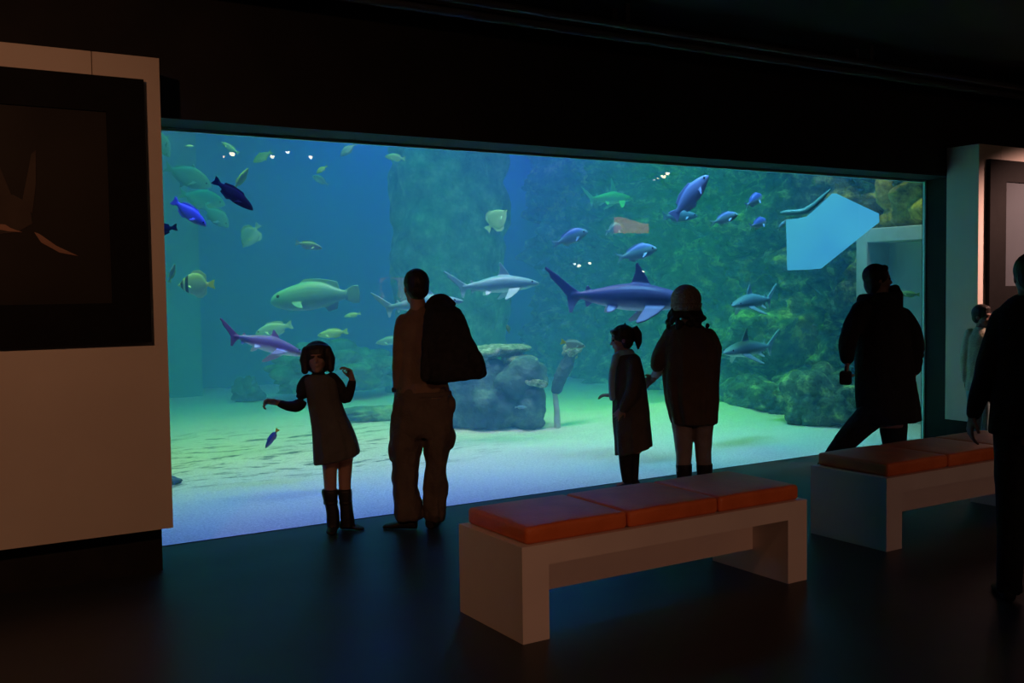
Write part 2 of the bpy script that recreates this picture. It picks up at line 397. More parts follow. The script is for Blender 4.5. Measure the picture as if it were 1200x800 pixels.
def sand_mat():
    mt, nt, out = _nodes('pale_sand')
    b = nt.nodes.new('ShaderNodeBsdfPrincipled'); b.inputs['Roughness'].default_value = 0.95; b.inputs['Specular IOR Level'].default_value = 0.1
    tc = nt.nodes.new('ShaderNodeTexCoord')
    n1 = nt.nodes.new('ShaderNodeTexNoise'); n1.inputs['Scale'].default_value = 60; n1.inputs['Detail'].default_value = 6
    L(nt, tc.outputs['Object'], n1.inputs['Vector'])
    r1 = nt.nodes.new('ShaderNodeValToRGB'); r1.color_ramp.elements[0].position = 0.3; r1.color_ramp.elements[0].color = (0.56, 0.55, 0.5, 1)
    r1.color_ramp.elements[1].position = 0.7; r1.color_ramp.elements[1].color = (0.82, 0.8, 0.73, 1)
    L(nt, n1.outputs['Fac'], r1.inputs[0])
    # torn strands of weed and dirt lying on the sand in the left half
    mp = nt.nodes.new('ShaderNodeMapping'); mp.inputs['Scale'].default_value = (1.6, 5.0, 1); mp.inputs['Rotation'].default_value = (0, 0, 0.5)
    L(nt, tc.outputs['Object'], mp.inputs[0])
    n2 = nt.nodes.new('ShaderNodeTexNoise'); n2.inputs['Scale'].default_value = 1.5; n2.inputs['Detail'].default_value = 9; n2.inputs['Roughness'].default_value = 0.72
    L(nt, mp.outputs[0], n2.inputs['Vector'])
    sp = nt.nodes.new('ShaderNodeSeparateXYZ'); L(nt, tc.outputs['Object'], sp.inputs[0])
    def win(a, bq, c, d, src):
        m1 = nt.nodes.new('ShaderNodeMapRange'); m1.interpolation_type = 'SMOOTHSTEP'; m1.inputs[1].default_value = a; m1.inputs[2].default_value = bq; L(nt, src, m1.inputs[0])
        m2 = nt.nodes.new('ShaderNodeMapRange'); m2.interpolation_type = 'SMOOTHSTEP'; m2.inputs[1].default_value = c; m2.inputs[2].default_value = d; m2.inputs[3].default_value = 1; m2.inputs[4].default_value = 0; L(nt, src, m2.inputs[0])
        mm = nt.nodes.new('ShaderNodeMath'); mm.operation = 'MULTIPLY'; L(nt, m1.outputs[0], mm.inputs[0]); L(nt, m2.outputs[0], mm.inputs[1]); return mm.outputs[0]
    wx = win(-1.0, 1.5, 4.2, 6.0, sp.outputs['X']); wy = win(8.3, 8.9, 10.6, 11.8, sp.outputs['Y'])
    wm = nt.nodes.new('ShaderNodeMath'); wm.operation = 'MULTIPLY'; L(nt, wx, wm.inputs[0]); L(nt, wy, wm.inputs[1])
    r2 = nt.nodes.new('ShaderNodeMapRange'); r2.inputs[1].default_value = 0.52; r2.inputs[2].default_value = 0.62; L(nt, n2.outputs['Fac'], r2.inputs[0])
    w2 = nt.nodes.new('ShaderNodeMath'); w2.operation = 'MULTIPLY'; L(nt, wm.outputs[0], w2.inputs[0]); L(nt, r2.outputs[0], w2.inputs[1])
    mx = nt.nodes.new('ShaderNodeMix'); mx.data_type = 'RGBA'; L(nt, w2.outputs[0], mx.inputs['Factor']); L(nt, r1.outputs[0], mx.inputs['A']); mx.inputs['B'].default_value = (0.1, 0.12, 0.08, 1)
    L(nt, mx.outputs['Result'], b.inputs['Base Color'])
    bp = nt.nodes.new('ShaderNodeBump'); bp.inputs['Strength'].default_value = 0.5; bp.inputs['Distance'].default_value = 0.02
    L(nt, n1.outputs['Fac'], bp.inputs['Height']); L(nt, bp.outputs[0], b.inputs['Normal'])
    L(nt, b.outputs[0], out.inputs['Surface']); return mt

def sand_z(x, y):
    z = 0.004 + 0.033*max(0, y-7.1)
    k = min(1, max(0, (y-7.2)/1.0))
    z += k*(0.05*fbm((x*0.7, y*0.9, 3.1), 1.0, 3) + 0.012*noise.noise(Vector((x*2.5+y*1.2, y*6.0, 0))) + 0.006*noise.noise(Vector((x*9, y*14, 5))))
    z += 0.16*math.exp(-((x-8.2)**2/1.6+(y-9.6)**2/0.35))*k
    return z
b = new()
nx, ny = 260, 160
rows = []
for j in range(ny+1):
    y = GY+0.002+(TY1-GY-0.002)*(j/ny)**1.25
    rows.append([b.verts.new((TX0+(TX1-TX0)*i/nx, y, sand_z(TX0+(TX1-TX0)*i/nx, y))) for i in range(nx+1)])
for r0, r1 in zip(rows, rows[1:]):
    for i in range(nx): b.faces.new((r0[i], r0[i+1], r1[i+1], r1[i]))
sand = obj('sand_bed', b, sand_mat()); tag(sand, kind='structure')

w = new(); box(w, TX0-0.2, TX1+0.2, TY1, TY1+0.2, -0.3, TZ)
struct('wall_tank_back', w, M_TWALL)
w = new(); box(w, TX1, TX1+0.2, GY+0.05, TY1, -0.3, TZ)
struct('wall_tank_right', w, M_TWALL)
w = new(); box(w, TX0-0.2, TX0, GY+0.05, TY1, -0.3, TZ)
q = at_y(236, 400, 14.4)
box(w, TX0, q.x, 14.4, TY1, -0.2, TZ)
struct('wall_tank_left', w, mat('teal_tank_lining', (0.14, 0.36, 0.36), (0.2, 0.44, 0.42), rough=0.8, scale=1.2, detail=5))

# rugged cliff along the right-hand side of the tank
def vor(p, s):
    d, _ = noise.voronoi(Vector(p)*s); return d[0], d[1]-d[0]
def cliff_x(y, z):
    n = Vector((y*0.75+0.35*fbm((y, z, 9), 1.1), z+0.3*fbm((y, z, 4), 1.3), 0.3))
    f1, e1 = vor(n, 1.05); f2, e2 = vor(n+Vector((3, 1, 7)), 2.6)
    d = 0.62*min(1, e1*2.0)*(1-0.5*f1) + 0.27*min(1, e2*2.2) + 0.34*fbm((y, z, 1.7), 0.8, 5) + 0.09*fbm((y, z, 5), 4.0, 4) + 0.10*min(1, vor((y+2, z, 3), 5.2)[1]*2.2)
    slope = 0.75*max(0, 1-z/1.7)**1.5 + 0.1*max(0, (z-2.2))
    return 10.72 - d - slope*min(1, max(0, (y-8.2)/1.2)) - 0.06*(y-8)
def grid(name, us, vs, fn):
    b = new(); rows = [[b.verts.new(fn(u, v)) for u in us] for v in vs]
    for r0, r1 in zip(rows, rows[1:]):
        for i in range(len(us)-1): b.faces.new((r0[i], r0[i+1], r1[i+1], r1[i]))
    return b
ys = [8.22+(TY1-8.22)*i/230 for i in range(231)]
zs = [-0.25+(TZ+0.2)*i/150 for i in range(151)]
def cl(y, z):
    e = min(1, (y-8.22)/0.22); x = cliff_x(y, z); return Vector((TX1-0.02-(TX1-0.02-x)*math.sqrt(max(0.0, e)), y, z))
bm_ = grid('c', ys, zs, cl); bmesh.ops.reverse_faces(bm_, faces=bm_.faces)
tag(obj('rock_cliff', bm_, M_ROCK), kind='structure')
# rock above the pale recess near the pane
zs2 = [2.22+(TZ-2.22)*i/70 for i in range(71)]
ys2 = [GY+0.06+(8.30-GY-0.13)*i/60 for i in range(61)]
def cl2(y, z):
    e = min(1, (z-2.22)/0.2); x = 10.5-0.45*min(1, vor((y, z, 2), 1.6)[1]*2)-0.18*fbm((y, z, 1), 2.0, 4)
    return Vector((TX1-0.02-(TX1-0.02-x)*math.sqrt(max(0.0, e)), y, z))
bm_ = grid('c', ys2, zs2, cl2); bmesh.ops.reverse_faces(bm_, faces=bm_.faces)
tag(obj('rock_overhang', bm_, M_ROCKY), kind='structure')

# pale concrete recess at the right end of the tank: post, lintel and back slab
XP = 10.0
w = new()
pa = at_x(1003, 300, XP); pb = at_x(1016, 300, XP)
ztop = at_x(1040, 266, XP).z; zb = at_x(1040, 283, XP).z
box(w, XP, XP+0.5, pb.y, pa.y, 0.0, ztop, 0.01, 1)
box(w, XP, XP+0.5, GY+0.06, pb.y, zb, ztop, 0.01, 1)
box(w, XP+0.4, XP+0.6, GY+0.06, pb.y+0.02, 0.0, zb+0.02)
struct('trim_2', w, M_PORTAL)

# lit pane of another viewing window set among the rocks
XV = 9.62
b = new()
pts = [(921, 257), (935, 256), (945, 253.5), (953, 247), (965, 236), (975, 226.5), (1000, 238.5), (1024.5, 250), (1025, 260), (990, 288), (957, 314.5), (940, 316), (922.5, 316.5)]
ol = [(at_x(x, y, XV).y, at_x(x, y, XV).z) for x, y in pts]
plate(b, ol, 0.08, 'YZ', XV+0.04)
def lit_mat():
    mt, nt, out = _nodes('daylit_pane')
    e = nt.nodes.new('ShaderNodeEmission'); tc = nt.nodes.new('ShaderNodeTexCoord'); nz = nt.nodes.new('ShaderNodeTexNoise'); nz.inputs['Scale'].default_value = 0.9; nz.inputs['Detail'].default_value = 2
    L(nt, tc.outputs['Object'], nz.inputs['Vector'])
    rp = nt.nodes.new('ShaderNodeValToRGB'); rp.color_ramp.elements[0].position = 0.35; rp.color_ramp.elements[0].color = (0.035, 0.26, 0.62, 1); rp.color_ramp.elements[1].position = 0.68; rp.color_ramp.elements[1].color = (0.06, 0.44, 0.66, 1)
    L(nt, nz.outputs['Fac'], rp.inputs[0]); L(nt, rp.outputs[0], e.inputs[0]); e.inputs[1].default_value = 1.0
    L(nt, e.outputs[0], out.inputs['Surface']); return mt
struct('window_2', b, lit_mat())

# loose rocks
def boulder(name, c, r, seed, mt, label, cat='rock', amp=0.3, fine=0.08, group=None, sub=5, vs=1.6, rot=None):
    b = new(); bmesh.ops.create_icosphere(b, subdivisions=sub, radius=1.0)
    M = (rot or Euler((0, 0, 0))).to_matrix()
    o = Vector((seed*3.7, seed*1.3, seed*7.1)); rm = (r[0]+r[1]+r[2])/3
    for v in b.verts:
        d = v.co.normalized()
        f, e = vor(d*rm*1.0+o, vs/max(rm, 0.2)*0.8)
        k = 1 + amp*(min(1, e*1.8)-0.5) + amp*0.7*fbm(d+o, 1.2, 4) + fine*fbm(d+o, 6.0, 3)
        p = Vector((d.x*r[0], d.y*r[1], d.z*r[2]))*k
        v.co = M @ p
        if v.co.z < -r[2]*0.55: v.co.z = -r[2]*0.55 + (v.co.z+r[2]*0.55)*0.15
    ob = obj(name, b, mt); ob.location = c
    return tag(ob, label, cat, group)
def on_sand(px, py):
    d = ray(px, py); lo_t, hi_t = 5.0, 30.0
    for _ in range(60):
        t = (lo_t+hi_t)/2; p = CAM+d*t
        if p.y < GY+0.002 or p.z > sand_z(p.x, p.y): lo_t = t
        else: hi_t = t
    return CAM+d*lo_t
p = on_sand(966, 500)+Vector((0.25, 0.25, 0))
boulder('boulder', (p.x, p.y, p.z+0.22), (0.50, 0.42, 0.45), 3, M_ROCK, 'large rough mossy boulder on the sand at the right, nearest to the glass', amp=0.35)
p = on_sand(880, 478)
boulder('boulder', (p.x+0.2, p.y+0.2, p.z+0.12), (0.34, 0.5, 0.28), 8, M_ROCK, 'low dark boulder at the foot of the right cliff, left of the biggest boulder')
p = on_sand(812, 462)
boulder('boulder', (p.x+0.4, p.y, p.z+0.3), (0.6, 0.55, 0.55), 11, M_ROCKG, 'rounded green boulder at the cliff foot just right of the woman in the knit hat')
p = on_sand(205, 566)
boulder('stone', (p.x-0.06, p.y, p.z+0.02), (0.13, 0.07, 0.05), 5, M_ROCKB, 'small dark stone on the sand at the edge of the left display panel', sub=3)

# tall rock pillar standing at the back
def pillar_x(zz): return 0
pc = at_y(527, 300, 13.3); scp = pc.y/ray(527, 300).y/F_PX
bR = 66*scp
b = new(); rings = []
nn = 90
for j in range(111):
    z = 0.0+(TZ-0.35)*j/110
    rr = []
    for i in range(nn):
        a = 2*PI*i/nn
        ca, sa = math.cos(a), math.sin(a)
        x = bR*math.copysign(abs(ca)**0.7, ca); y = bR*0.8*math.copysign(abs(sa)**0.7, sa)
        f, e = vor((x, y, z*0.8), 1.5)
        k = 1+0.14*(min(1, e*2)-0.5)+0.14*fbm((x, y, z), 1.1, 4)+0.05*fbm((x, y, z), 5, 3)+0.12*max(0, 1.0-z)**2
        rr.append(Vector((x*k, y*k, z)))
    rings.append(rr)
ring_loft(b, rings)
pil = obj('rock_stack', b, M_ROCKG); pil.location = (pc.x, pc.y, 0.1)
tag(pil, 'tall pillar of algae covered rock rising at the back, above the man', 'rock')

# low mounds on the left
p = on_sand(405, 450)
boulder('rock_mound', (p.x-0.75, p.y-1.35, p.z+0.3), (0.85, 0.5, 0.42), 21, M_ROCKG, 'long low mossy mound behind the man and the girl', amp=0.35, vs=2.5)
p = on_sand(292, 470)
boulder('rock', (p.x, p.y+0.1, p.z+0.12), (0.22, 0.2, 0.2), 23, M_ROCKB, 'dark rock lying on the sand behind the girl\'s outstretched left hand', amp=0.4)
p = on_sand(432, 490)
boulder('rock_slab', (p.x, p.y, p.z+0.03), (0.5, 0.3, 0.13), 25, M_ROCKG, 'flat green slab low on the sand between the girl and the man', amp=0.3)

# outcrop in the middle: block, dome, coral crusted ledge
p0 = on_sand(585, 501); sc0 = ray(585, 501).dot(FW)*0+((p0-CAM).dot(FW))/F_PX
def oc(px, py, back=0.0):                     # point on the outcrop's own upright plane, facing the pane
    q = at_t(px, py, (p0-CAM).dot(FW)+back); return q
roc = empty('rock_outcrop', p0, 0, 'broken dark outcrop in the tank middle with pale crusted ledge, right of the man', 'rock')
def rpart(name, ps, mt, vox, amp, sd, smooth=1):
    b = new()
    for (px, py, back, rx, ry, rz) in ps:
        q = oc(px, py, back)-p0; blob(b, q, (rx, ry, rz))
    me = remesh(b, vox, 1)
    o = Vector((sd, sd*2, sd*3))
    displace(me, lambda c: amp*(min(1, vor(c+o, 3.2)[1]*1.6)-0.4)+amp*0.8*fbm(c+o, 4, 4))
    return obj(name, me, mt, roc)
rpart('rock_block', [(530, 478, 0.35, 0.42, 0.4, 0.36), (575, 475, 0.15, 0.42, 0.36, 0.36), (614, 474, 0.15, 0.25, 0.3, 0.36), (560, 450, 0.3, 0.5, 0.4, 0.3), (622, 492, 0.1, 0.18, 0.2, 0.15)], M_ROCKB, 0.03, 0.07, 2)
rpart('rock_dome', [(615, 440, 0.15, 0.27, 0.28, 0.24), (602, 450, 0.1, 0.3, 0.25, 0.2)], M_ROCKB, 0.025, 0.05, 5)
rpart('coral_ledge', [(560, 413, 0.3, 0.45, 0.34, 0.07), (590, 408, 0.35, 0.34, 0.3, 0.06), (610, 421, 0.25, 0.2, 0.26, 0.05), (560, 428, 0.3, 0.4, 0.3, 0.08)], M_CRUST, 0.018, 0.03, 7)
b = new(); chain(b, [oc(606, 447, -0.05)-p0, oc(626, 448, -0.08)-p0, oc(637, 450, -0.1)-p0], [0.05, 0.045, 0.045], n=10)
me = remesh(b, 0.014, 1)
displace(me, lambda c: 0.02*fbm(c, 9, 3))
obj('encrusted_branch', me, M_CRUST, roc)
stp = on_sand(653, 501)
st = empty('coral_post', stp, 0, 'thin post with leaning dark stump and pale coral on top, beside the outcrop', 'coral')
tt = (stp-CAM).dot(FW)
def sp_(px, py, back=0): return at_t(px, py, tt+back)-stp
b = new(); chain(b, [sp_(653.5, 503), sp_(652.5, 480), sp_(650, 458)], [0.04, 0.034, 0.03], n=12); obj('post', remesh(b, 0.012, 1), mat('pale_post', (0.4, 0.45, 0.45), (0.55, 0.6, 0.58), scale=8), st)
b = new(); chain(b, [sp_(652, 456), sp_(657, 442), sp_(665, 425), sp_(671, 414)], [0.06, 0.075, 0.075, 0.06], n=12)
me = remesh(b, 0.015, 1)
displace(me, lambda c: 0.03*fbm(c, 7, 4))
obj('stump', me, M_ROCKB, st)
b = new()
for k in range(16):
    q = sp_(671+random.uniform(-9, 9), 412+random.uniform(-6, 6), random.uniform(-0.08, 0.08)); r = random.uniform(0.03, 0.06); blob(b, q, (r, r, r*0.8), sub=2)
obj('coral_crown', remesh(b, 0.012, 1), M_CRUST, st)

# the water itself: real scattering and absorption
def water_mat():
    mt, nt, out = _nodes('sea_water')
    s = nt.nodes.new('ShaderNodeVolumeScatter'); s.inputs['Color'].default_value = (0.16, 0.55, 1.0, 1); s.inputs['Density'].default_value = WATER_SC; s.inputs['Anisotropy'].default_value = 0.0
    a = nt.nodes.new('ShaderNodeVolumeAbsorption'); a.inputs['Color'].default_value = (0.12, 0.72, 0.86, 1); a.inputs['Density'].default_value = WATER_AB
    ad = nt.nodes.new('ShaderNodeAddShader'); L(nt, s.outputs[0], ad.inputs[0]); L(nt, a.outputs[0], ad.inputs[1]); L(nt, ad.outputs[0], out.inputs['Volume'])
    return mt
WATER_SC, WATER_AB = 0.10, 0.055
wb = box(new(), TX0+0.005, TX1-0.005, GY+0.047, TY1-0.005, -0.25, TZ-0.1)
wt = obj('water', wb, water_mat(), None, False); tag(wt, 'clear blue green sea water filling the whole tank behind the glass', 'water', kind='stuff')
# ------------------------------------------------------------------ lamps
def area(name, loc, size, col, power, aim=None, spread=None):
    l = bpy.data.lights.new(name, 'AREA'); l.shape = 'RECTANGLE'; l.size, l.size_y = size; l.color = col; l.energy = power
    if spread: l.spread = R(spread)
    o = bpy.data.objects.new(name, l); COL.objects.link(o); o.location = loc
    if aim is not None: o.rotation_euler = (math.atan2(aim[1]-loc[1], loc[2]-aim[2]), 0, 0)     # tips the lamp towards +Y
    return o
def spot(name, loc, aim, col, power, ang=50, blend=0.6, rad=0.05):
    l = bpy.data.lights.new(name, 'SPOT'); l.color = col; l.energy = power; l.spot_size = R(ang); l.spot_blend = blend; l.shadow_soft_size = rad
    o = bpy.data.objects.new(name, l); COL.objects.link(o); o.location = loc
    o.rotation_euler = (Vector(aim)-Vector(loc)).to_track_quat('-Z', 'Y').to_euler(); return o
# above the tank
TANK = [
 ('tank_lamp_front_left', (2.9, GY+0.3, 4.6), (4.2, 0.25), (2.9, GY+0.7, 0), 55),
 ('tank_lamp_front_right', (7.4, GY+0.3, 4.6), (4.2, 0.25), (7.4, GY+0.7, 0), 55),
 ('tank_lamp_fill_left', (2.9, GY+0.35, 4.7), (4.2, 0.25), (2.9, GY+3.2, 1.5), 120),
 ('tank_lamp_fill_right', (7.4, GY+0.35, 4.7), (4.2, 0.25), (7.4, GY+3.2, 1.5), 120),
 ('tank_lamp_middle_left', (2.4, 8.9, 4.9), (2.6, 0.8), (2.4, 9.6, 0), 75),
 ('tank_lamp_middle', (5.4, 8.9, 4.9), (2.6, 0.8), (5.4, 9.6, 0), 75),
 ('tank_lamp_middle_right', (8.2, 8.9, 4.9), (2.0, 0.8), (8.2, 9.6, 0), 75),
 ('tank_lamp_rear_left', (1.2, 11.6, 4.9), (4.6, 2.0), None, 100),
 ('tank_lamp_rear_middle', (5.4, 11.3, 4.9), (2.4, 2.0), None, 90),
 ('tank_lamp_rear_right', (8.3, 10.6, 4.9), (2.0, 1.6), None, 90),
 ('tank_lamp_back_left', (2.2, 13.8, 4.9), (4.0, 1.6), None, 180),
 ('tank_lamp_back_right', (7.6, 13.4, 4.9), (4.0, 1.6), None, 180),
]
TANK_RGB = {
    'tank_lamp_front_left': (2.00, 4.00, 42.00),
    'tank_lamp_front_right': (6.00, 20.00, 36.00),
    'tank_lamp_fill_left': (1.50, 3.50, 10.00),
    'tank_lamp_fill_right': (3.00, 5.00, 18.00),
    'tank_lamp_middle_left': (17.00, 36.00, 6.00),
    'tank_lamp_middle': (28.00, 34.00, 46.00),
    'tank_lamp_middle_right': (5.00, 36.00, 2.00),
    'tank_lamp_rear_left': (0.50, 36.00, 26.00),
    'tank_lamp_rear_middle': (1.00, 42.00, 2.00),
    'tank_lamp_rear_right': (1.00, 22.00, 1.00),
    'tank_lamp_back_left': (6.00, 1.00, 4.00),
    'tank_lamp_back_right': (6.00, 8.00, 165.00),
}
for nm, loc, size, aim, spr in TANK:
    c = TANK_RGB.get(nm, (60, 60, 60)); p = max(c)
    if p > 0.01: area(nm, loc, size, tuple(q/p for q in c), p, aim=aim, spread=spr)
spot('tank_lamp_yellow', (9.3, 7.7, 4.4), (10.3, 7.9, 2.8), (0.75, 1.0, 0.15), 70, 80)
# warm ceiling spots of the room
WARM = (1.0, 0.44, 0.23)
spot('warm_spot_panel', (-1.2, 1.5, 3.6), (0.3, 6.2, 1.0), WARM, 165, 90, 0.9)
spot('warm_spot_bench', (2.5, -4.5, 2.9), (3.5, 4.2, 0.22), (1.0, 0.44, 0.28), 240, 23, 0.8)
spot('warm_spot_bench_far', (5.6, -4.3, 2.9), (6.3, 4.3, 0.22), (1.0, 0.50, 0.38), 150, 22, 0.8)
spot('warm_spot_panel_right', (11.0, 4.3, 3.5), (10.1, 6.2, 1.2), (1.0, 0.52, 0.42), 800, 72, 0.7)

# room lamps whose mirror images show in the pane
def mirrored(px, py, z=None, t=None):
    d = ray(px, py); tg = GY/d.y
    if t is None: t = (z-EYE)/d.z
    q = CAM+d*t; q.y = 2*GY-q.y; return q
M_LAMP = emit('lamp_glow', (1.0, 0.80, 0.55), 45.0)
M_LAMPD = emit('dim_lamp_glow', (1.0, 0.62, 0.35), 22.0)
LAMPS = [
 (262, 183, 3.45, 0.020, 'small ceiling lamp mirrored in the pane, furthest left of the five at upper left'),
 (272, 180, 3.45, 0.034, 'ceiling lamp mirrored in the pane, largest of the five at upper left'),
 (319, 183, 3.45, 0.027, 'ceiling lamp mirrored in the pane, third from left at upper left'),
 (337, 178, 3.45, 0.027, 'ceiling lamp mirrored in the pane, highest of the five at upper left'),
 (364, 184, 3.45, 0.027, 'ceiling lamp mirrored in the pane, last on the right of the upper left five'),
 (766.5, 210.5, 3.45, 0.020, 'ceiling lamp mirrored left of the steep violet fish, lowest of four'),
 (771, 208.5, 3.45, 0.018, 'ceiling lamp mirrored left of the steep violet fish, second lowest of four'),
 (777.5, 206.5, 3.45, 0.038, 'ceiling lamp mirrored left of the steep violet fish, biggest of four'),
 (782.5, 203, 3.45, 0.032, 'ceiling lamp mirrored left of the steep violet fish, highest of four'),
 (673.5, 309, 2.15, 0.024, 'hanging lamp mirrored in the pane, left of three above the shark\'s tail'),
 (678.5, 311, 2.15, 0.038, 'hanging lamp mirrored in the pane, biggest of three above the shark\'s tail'),
 (691, 308, 2.15, 0.032, 'hanging lamp mirrored in the pane, right of three above the shark\'s tail'),
 (754, 317.5, 2.05, 0.030, 'hanging lamp mirrored on the violet shark\'s tall back fin'),
]
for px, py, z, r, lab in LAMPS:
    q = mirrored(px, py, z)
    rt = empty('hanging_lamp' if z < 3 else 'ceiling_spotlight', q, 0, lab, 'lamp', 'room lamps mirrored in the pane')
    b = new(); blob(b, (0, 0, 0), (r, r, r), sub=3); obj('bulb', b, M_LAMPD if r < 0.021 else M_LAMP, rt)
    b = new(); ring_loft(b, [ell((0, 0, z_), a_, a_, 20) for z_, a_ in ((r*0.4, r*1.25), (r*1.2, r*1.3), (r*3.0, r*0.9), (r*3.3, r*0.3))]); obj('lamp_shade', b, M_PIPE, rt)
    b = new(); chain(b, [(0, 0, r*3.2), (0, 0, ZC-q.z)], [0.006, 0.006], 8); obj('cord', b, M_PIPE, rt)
# two lit boards of the room mirrored in the pane
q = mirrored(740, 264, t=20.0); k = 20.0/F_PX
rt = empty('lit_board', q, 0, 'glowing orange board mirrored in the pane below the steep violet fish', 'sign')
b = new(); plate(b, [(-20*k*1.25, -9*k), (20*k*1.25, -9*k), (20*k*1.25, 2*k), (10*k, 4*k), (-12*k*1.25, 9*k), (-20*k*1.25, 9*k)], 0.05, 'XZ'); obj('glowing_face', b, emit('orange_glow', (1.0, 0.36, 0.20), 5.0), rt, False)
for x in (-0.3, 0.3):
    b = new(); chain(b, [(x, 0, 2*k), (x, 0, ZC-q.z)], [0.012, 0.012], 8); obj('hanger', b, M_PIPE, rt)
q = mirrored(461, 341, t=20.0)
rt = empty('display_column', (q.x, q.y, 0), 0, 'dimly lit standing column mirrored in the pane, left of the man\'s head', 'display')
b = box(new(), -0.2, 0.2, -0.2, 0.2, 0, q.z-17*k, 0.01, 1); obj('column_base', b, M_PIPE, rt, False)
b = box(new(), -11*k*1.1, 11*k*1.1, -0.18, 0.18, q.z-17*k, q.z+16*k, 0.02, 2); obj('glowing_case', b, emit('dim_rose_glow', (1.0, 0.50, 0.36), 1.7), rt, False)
# ------------------------------------------------------------------ fish and sharks (unit length along +x, nose at +0.5)
def body_rings(st, n=20):
    rings = []
    for (x, zt, zb, hw) in st:
        c, h = (zt+zb)/2, (zt-zb)/2
        rings.append([Vector((x, hw*math.copysign(abs(math.cos(2*PI*i/n))**0.9, math.cos(2*PI*i/n)), c+h*math.sin(2*PI*i/n))) for i in range(n)])
    return rings
def dens(st, k=5):
    out = []
    for i in range(len(st)-1):
        p0 = st[max(0, i-1)]; p1 = st[i]; p2 = st[i+1]; p3 = st[min(len(st)-1, i+2)]
        for j in range(k):
            t = j/k
            out.append(tuple(0.5*((2*b)+(c-a)*t+(2*a-5*b+4*c-d)*t*t+(3*b-a-3*c+d)*t**3) for a, b, c, d in zip(p0, p1, p2, p3)))
    out.append(st[-1]); return out
def pect(bm, base, length, width, droop, sweep, side, th=0.014):
    """paddle fin leaving the flank"""
    b0 = Vector(base)
    out = Vector((-math.sin(sweep)*math.cos(droop), side*math.cos(sweep)*math.cos(droop), -math.sin(droop)))
    ch = Vector((1, 0, 0))-out*out.x; ch.normalize()
    nrm = out.cross(ch).normalized()
    prof = [(-0.1, 0.5), (0.3, 0.5), (0.75, 0.32), (1.0, 0.05), (0.95, -0.12), (0.55, -0.3), (0.2, -0.45), (-0.1, -0.5)]
    A, B = [], []
    for (u, v) in prof:
        p = b0+out*(u*length)+ch*(v*width)
        A.append(bm.verts.new(p-nrm*th/2)); B.append(bm.verts.new(p+nrm*th/2))
    n = len(A); bm.faces.new(A); bm.faces.new(B[::-1])
    for i in range(n):
        j = (i+1) % n; bm.faces.new((A[j], A[i], B[i], B[j]))
KINDS = {}
def kind(name, st, fins, pecs, eye, vox=0.008, bend=0.0):
    b = new()
    ring_loft(b, body_rings(dens(st)))
    for o in fins: plate(b, o, 0.017, 'XZ')
    for p in pecs:
        for s in (-1, 1): pect(b, (p[0], s*p[1], p[2]), p[3], p[4], p[5], p[6], s)
    me = remesh(b, vox, 3)
    if bend:
        for v in me.vertices:
            x = v.co.x; v.co.y += bend*(x*x*(1 if x < 0 else 0.4))
    for p in me.polygons: p.use_smooth = True
    eyes = []
    for s in (-1, 1):
        e = new(); blob(e, (eye[0], s*eye[1], eye[2]), (eye[3], eye[3]*0.6, eye[3]), sub=2)
        m_ = bpy.data.meshes.new('eye'); e.to_mesh(m_); e.free(); eyes.append(m_)
    KINDS[name] = (me, eyes)
FORK = lambda x, h, d, z=0: [(x+0.06, z+0.03), (x-d*0.5, z+h*0.6), (x-d, z+h), (x-d*0.75, z+h*0.55), (x-d*0.42, z), (x-d*0.75, z-h*0.55), (x-d, z-h), (x-d*0.5, z-h*0.6), (x+0.06, z-0.03)]
kind('jack', [(0.5, 0.005, -0.01, 0.01), (0.44, 0.075, -0.06, 0.04), (0.3, 0.16, -0.13, 0.07), (0.1, 0.205, -0.19, 0.08), (-0.1, 0.15, -0.145, 0.06), (-0.25, 0.065, -0.06, 0.03), (-0.36, 0.022, -0.022, 0.014)],
     [FORK(-0.35, 0.15, 0.15), [(0.12, 0.19), (0.02, 0.27), (0.0, 0.2), (-0.28, 0.1), (-0.3, 0.04), (0.0, 0.12)], [(0.02, -0.17), (-0.06, -0.26), (-0.08, -0.18), (-0.28, -0.09), (-0.3, -0.04), (-0.05, -0.1)]],
     [(0.2, 0.07, -0.03, 0.16, 0.06, 0.7, 0.9)], (0.4, 0.046, 0.03, 0.018))
kind('bream', [(0.5, -0.005, -0.02, 0.01), (0.43, 0.085, -0.07, 0.045), (0.3, 0.165, -0.125, 0.075), (0.12, 0.195, -0.165, 0.085), (-0.1, 0.135, -0.13, 0.06), (-0.25, 0.06, -0.06, 0.03), (-0.36, 0.028, -0.028, 0.015)],
     [FORK(-0.35, 0.13, 0.15), [(0.28, 0.15), (0.2, 0.225), (0.0, 0.215), (-0.18, 0.15), (-0.25, 0.08), (-0.2, 0.05), (0.1, 0.14)], [(-0.02, -0.13), (-0.1, -0.19), (-0.22, -0.12), (-0.22, -0.05), (-0.05, -0.1)]],
     [(0.2, 0.078, -0.04, 0.17, 0.07, 0.6, 0.9)], (0.39, 0.052, 0.035, 0.022))
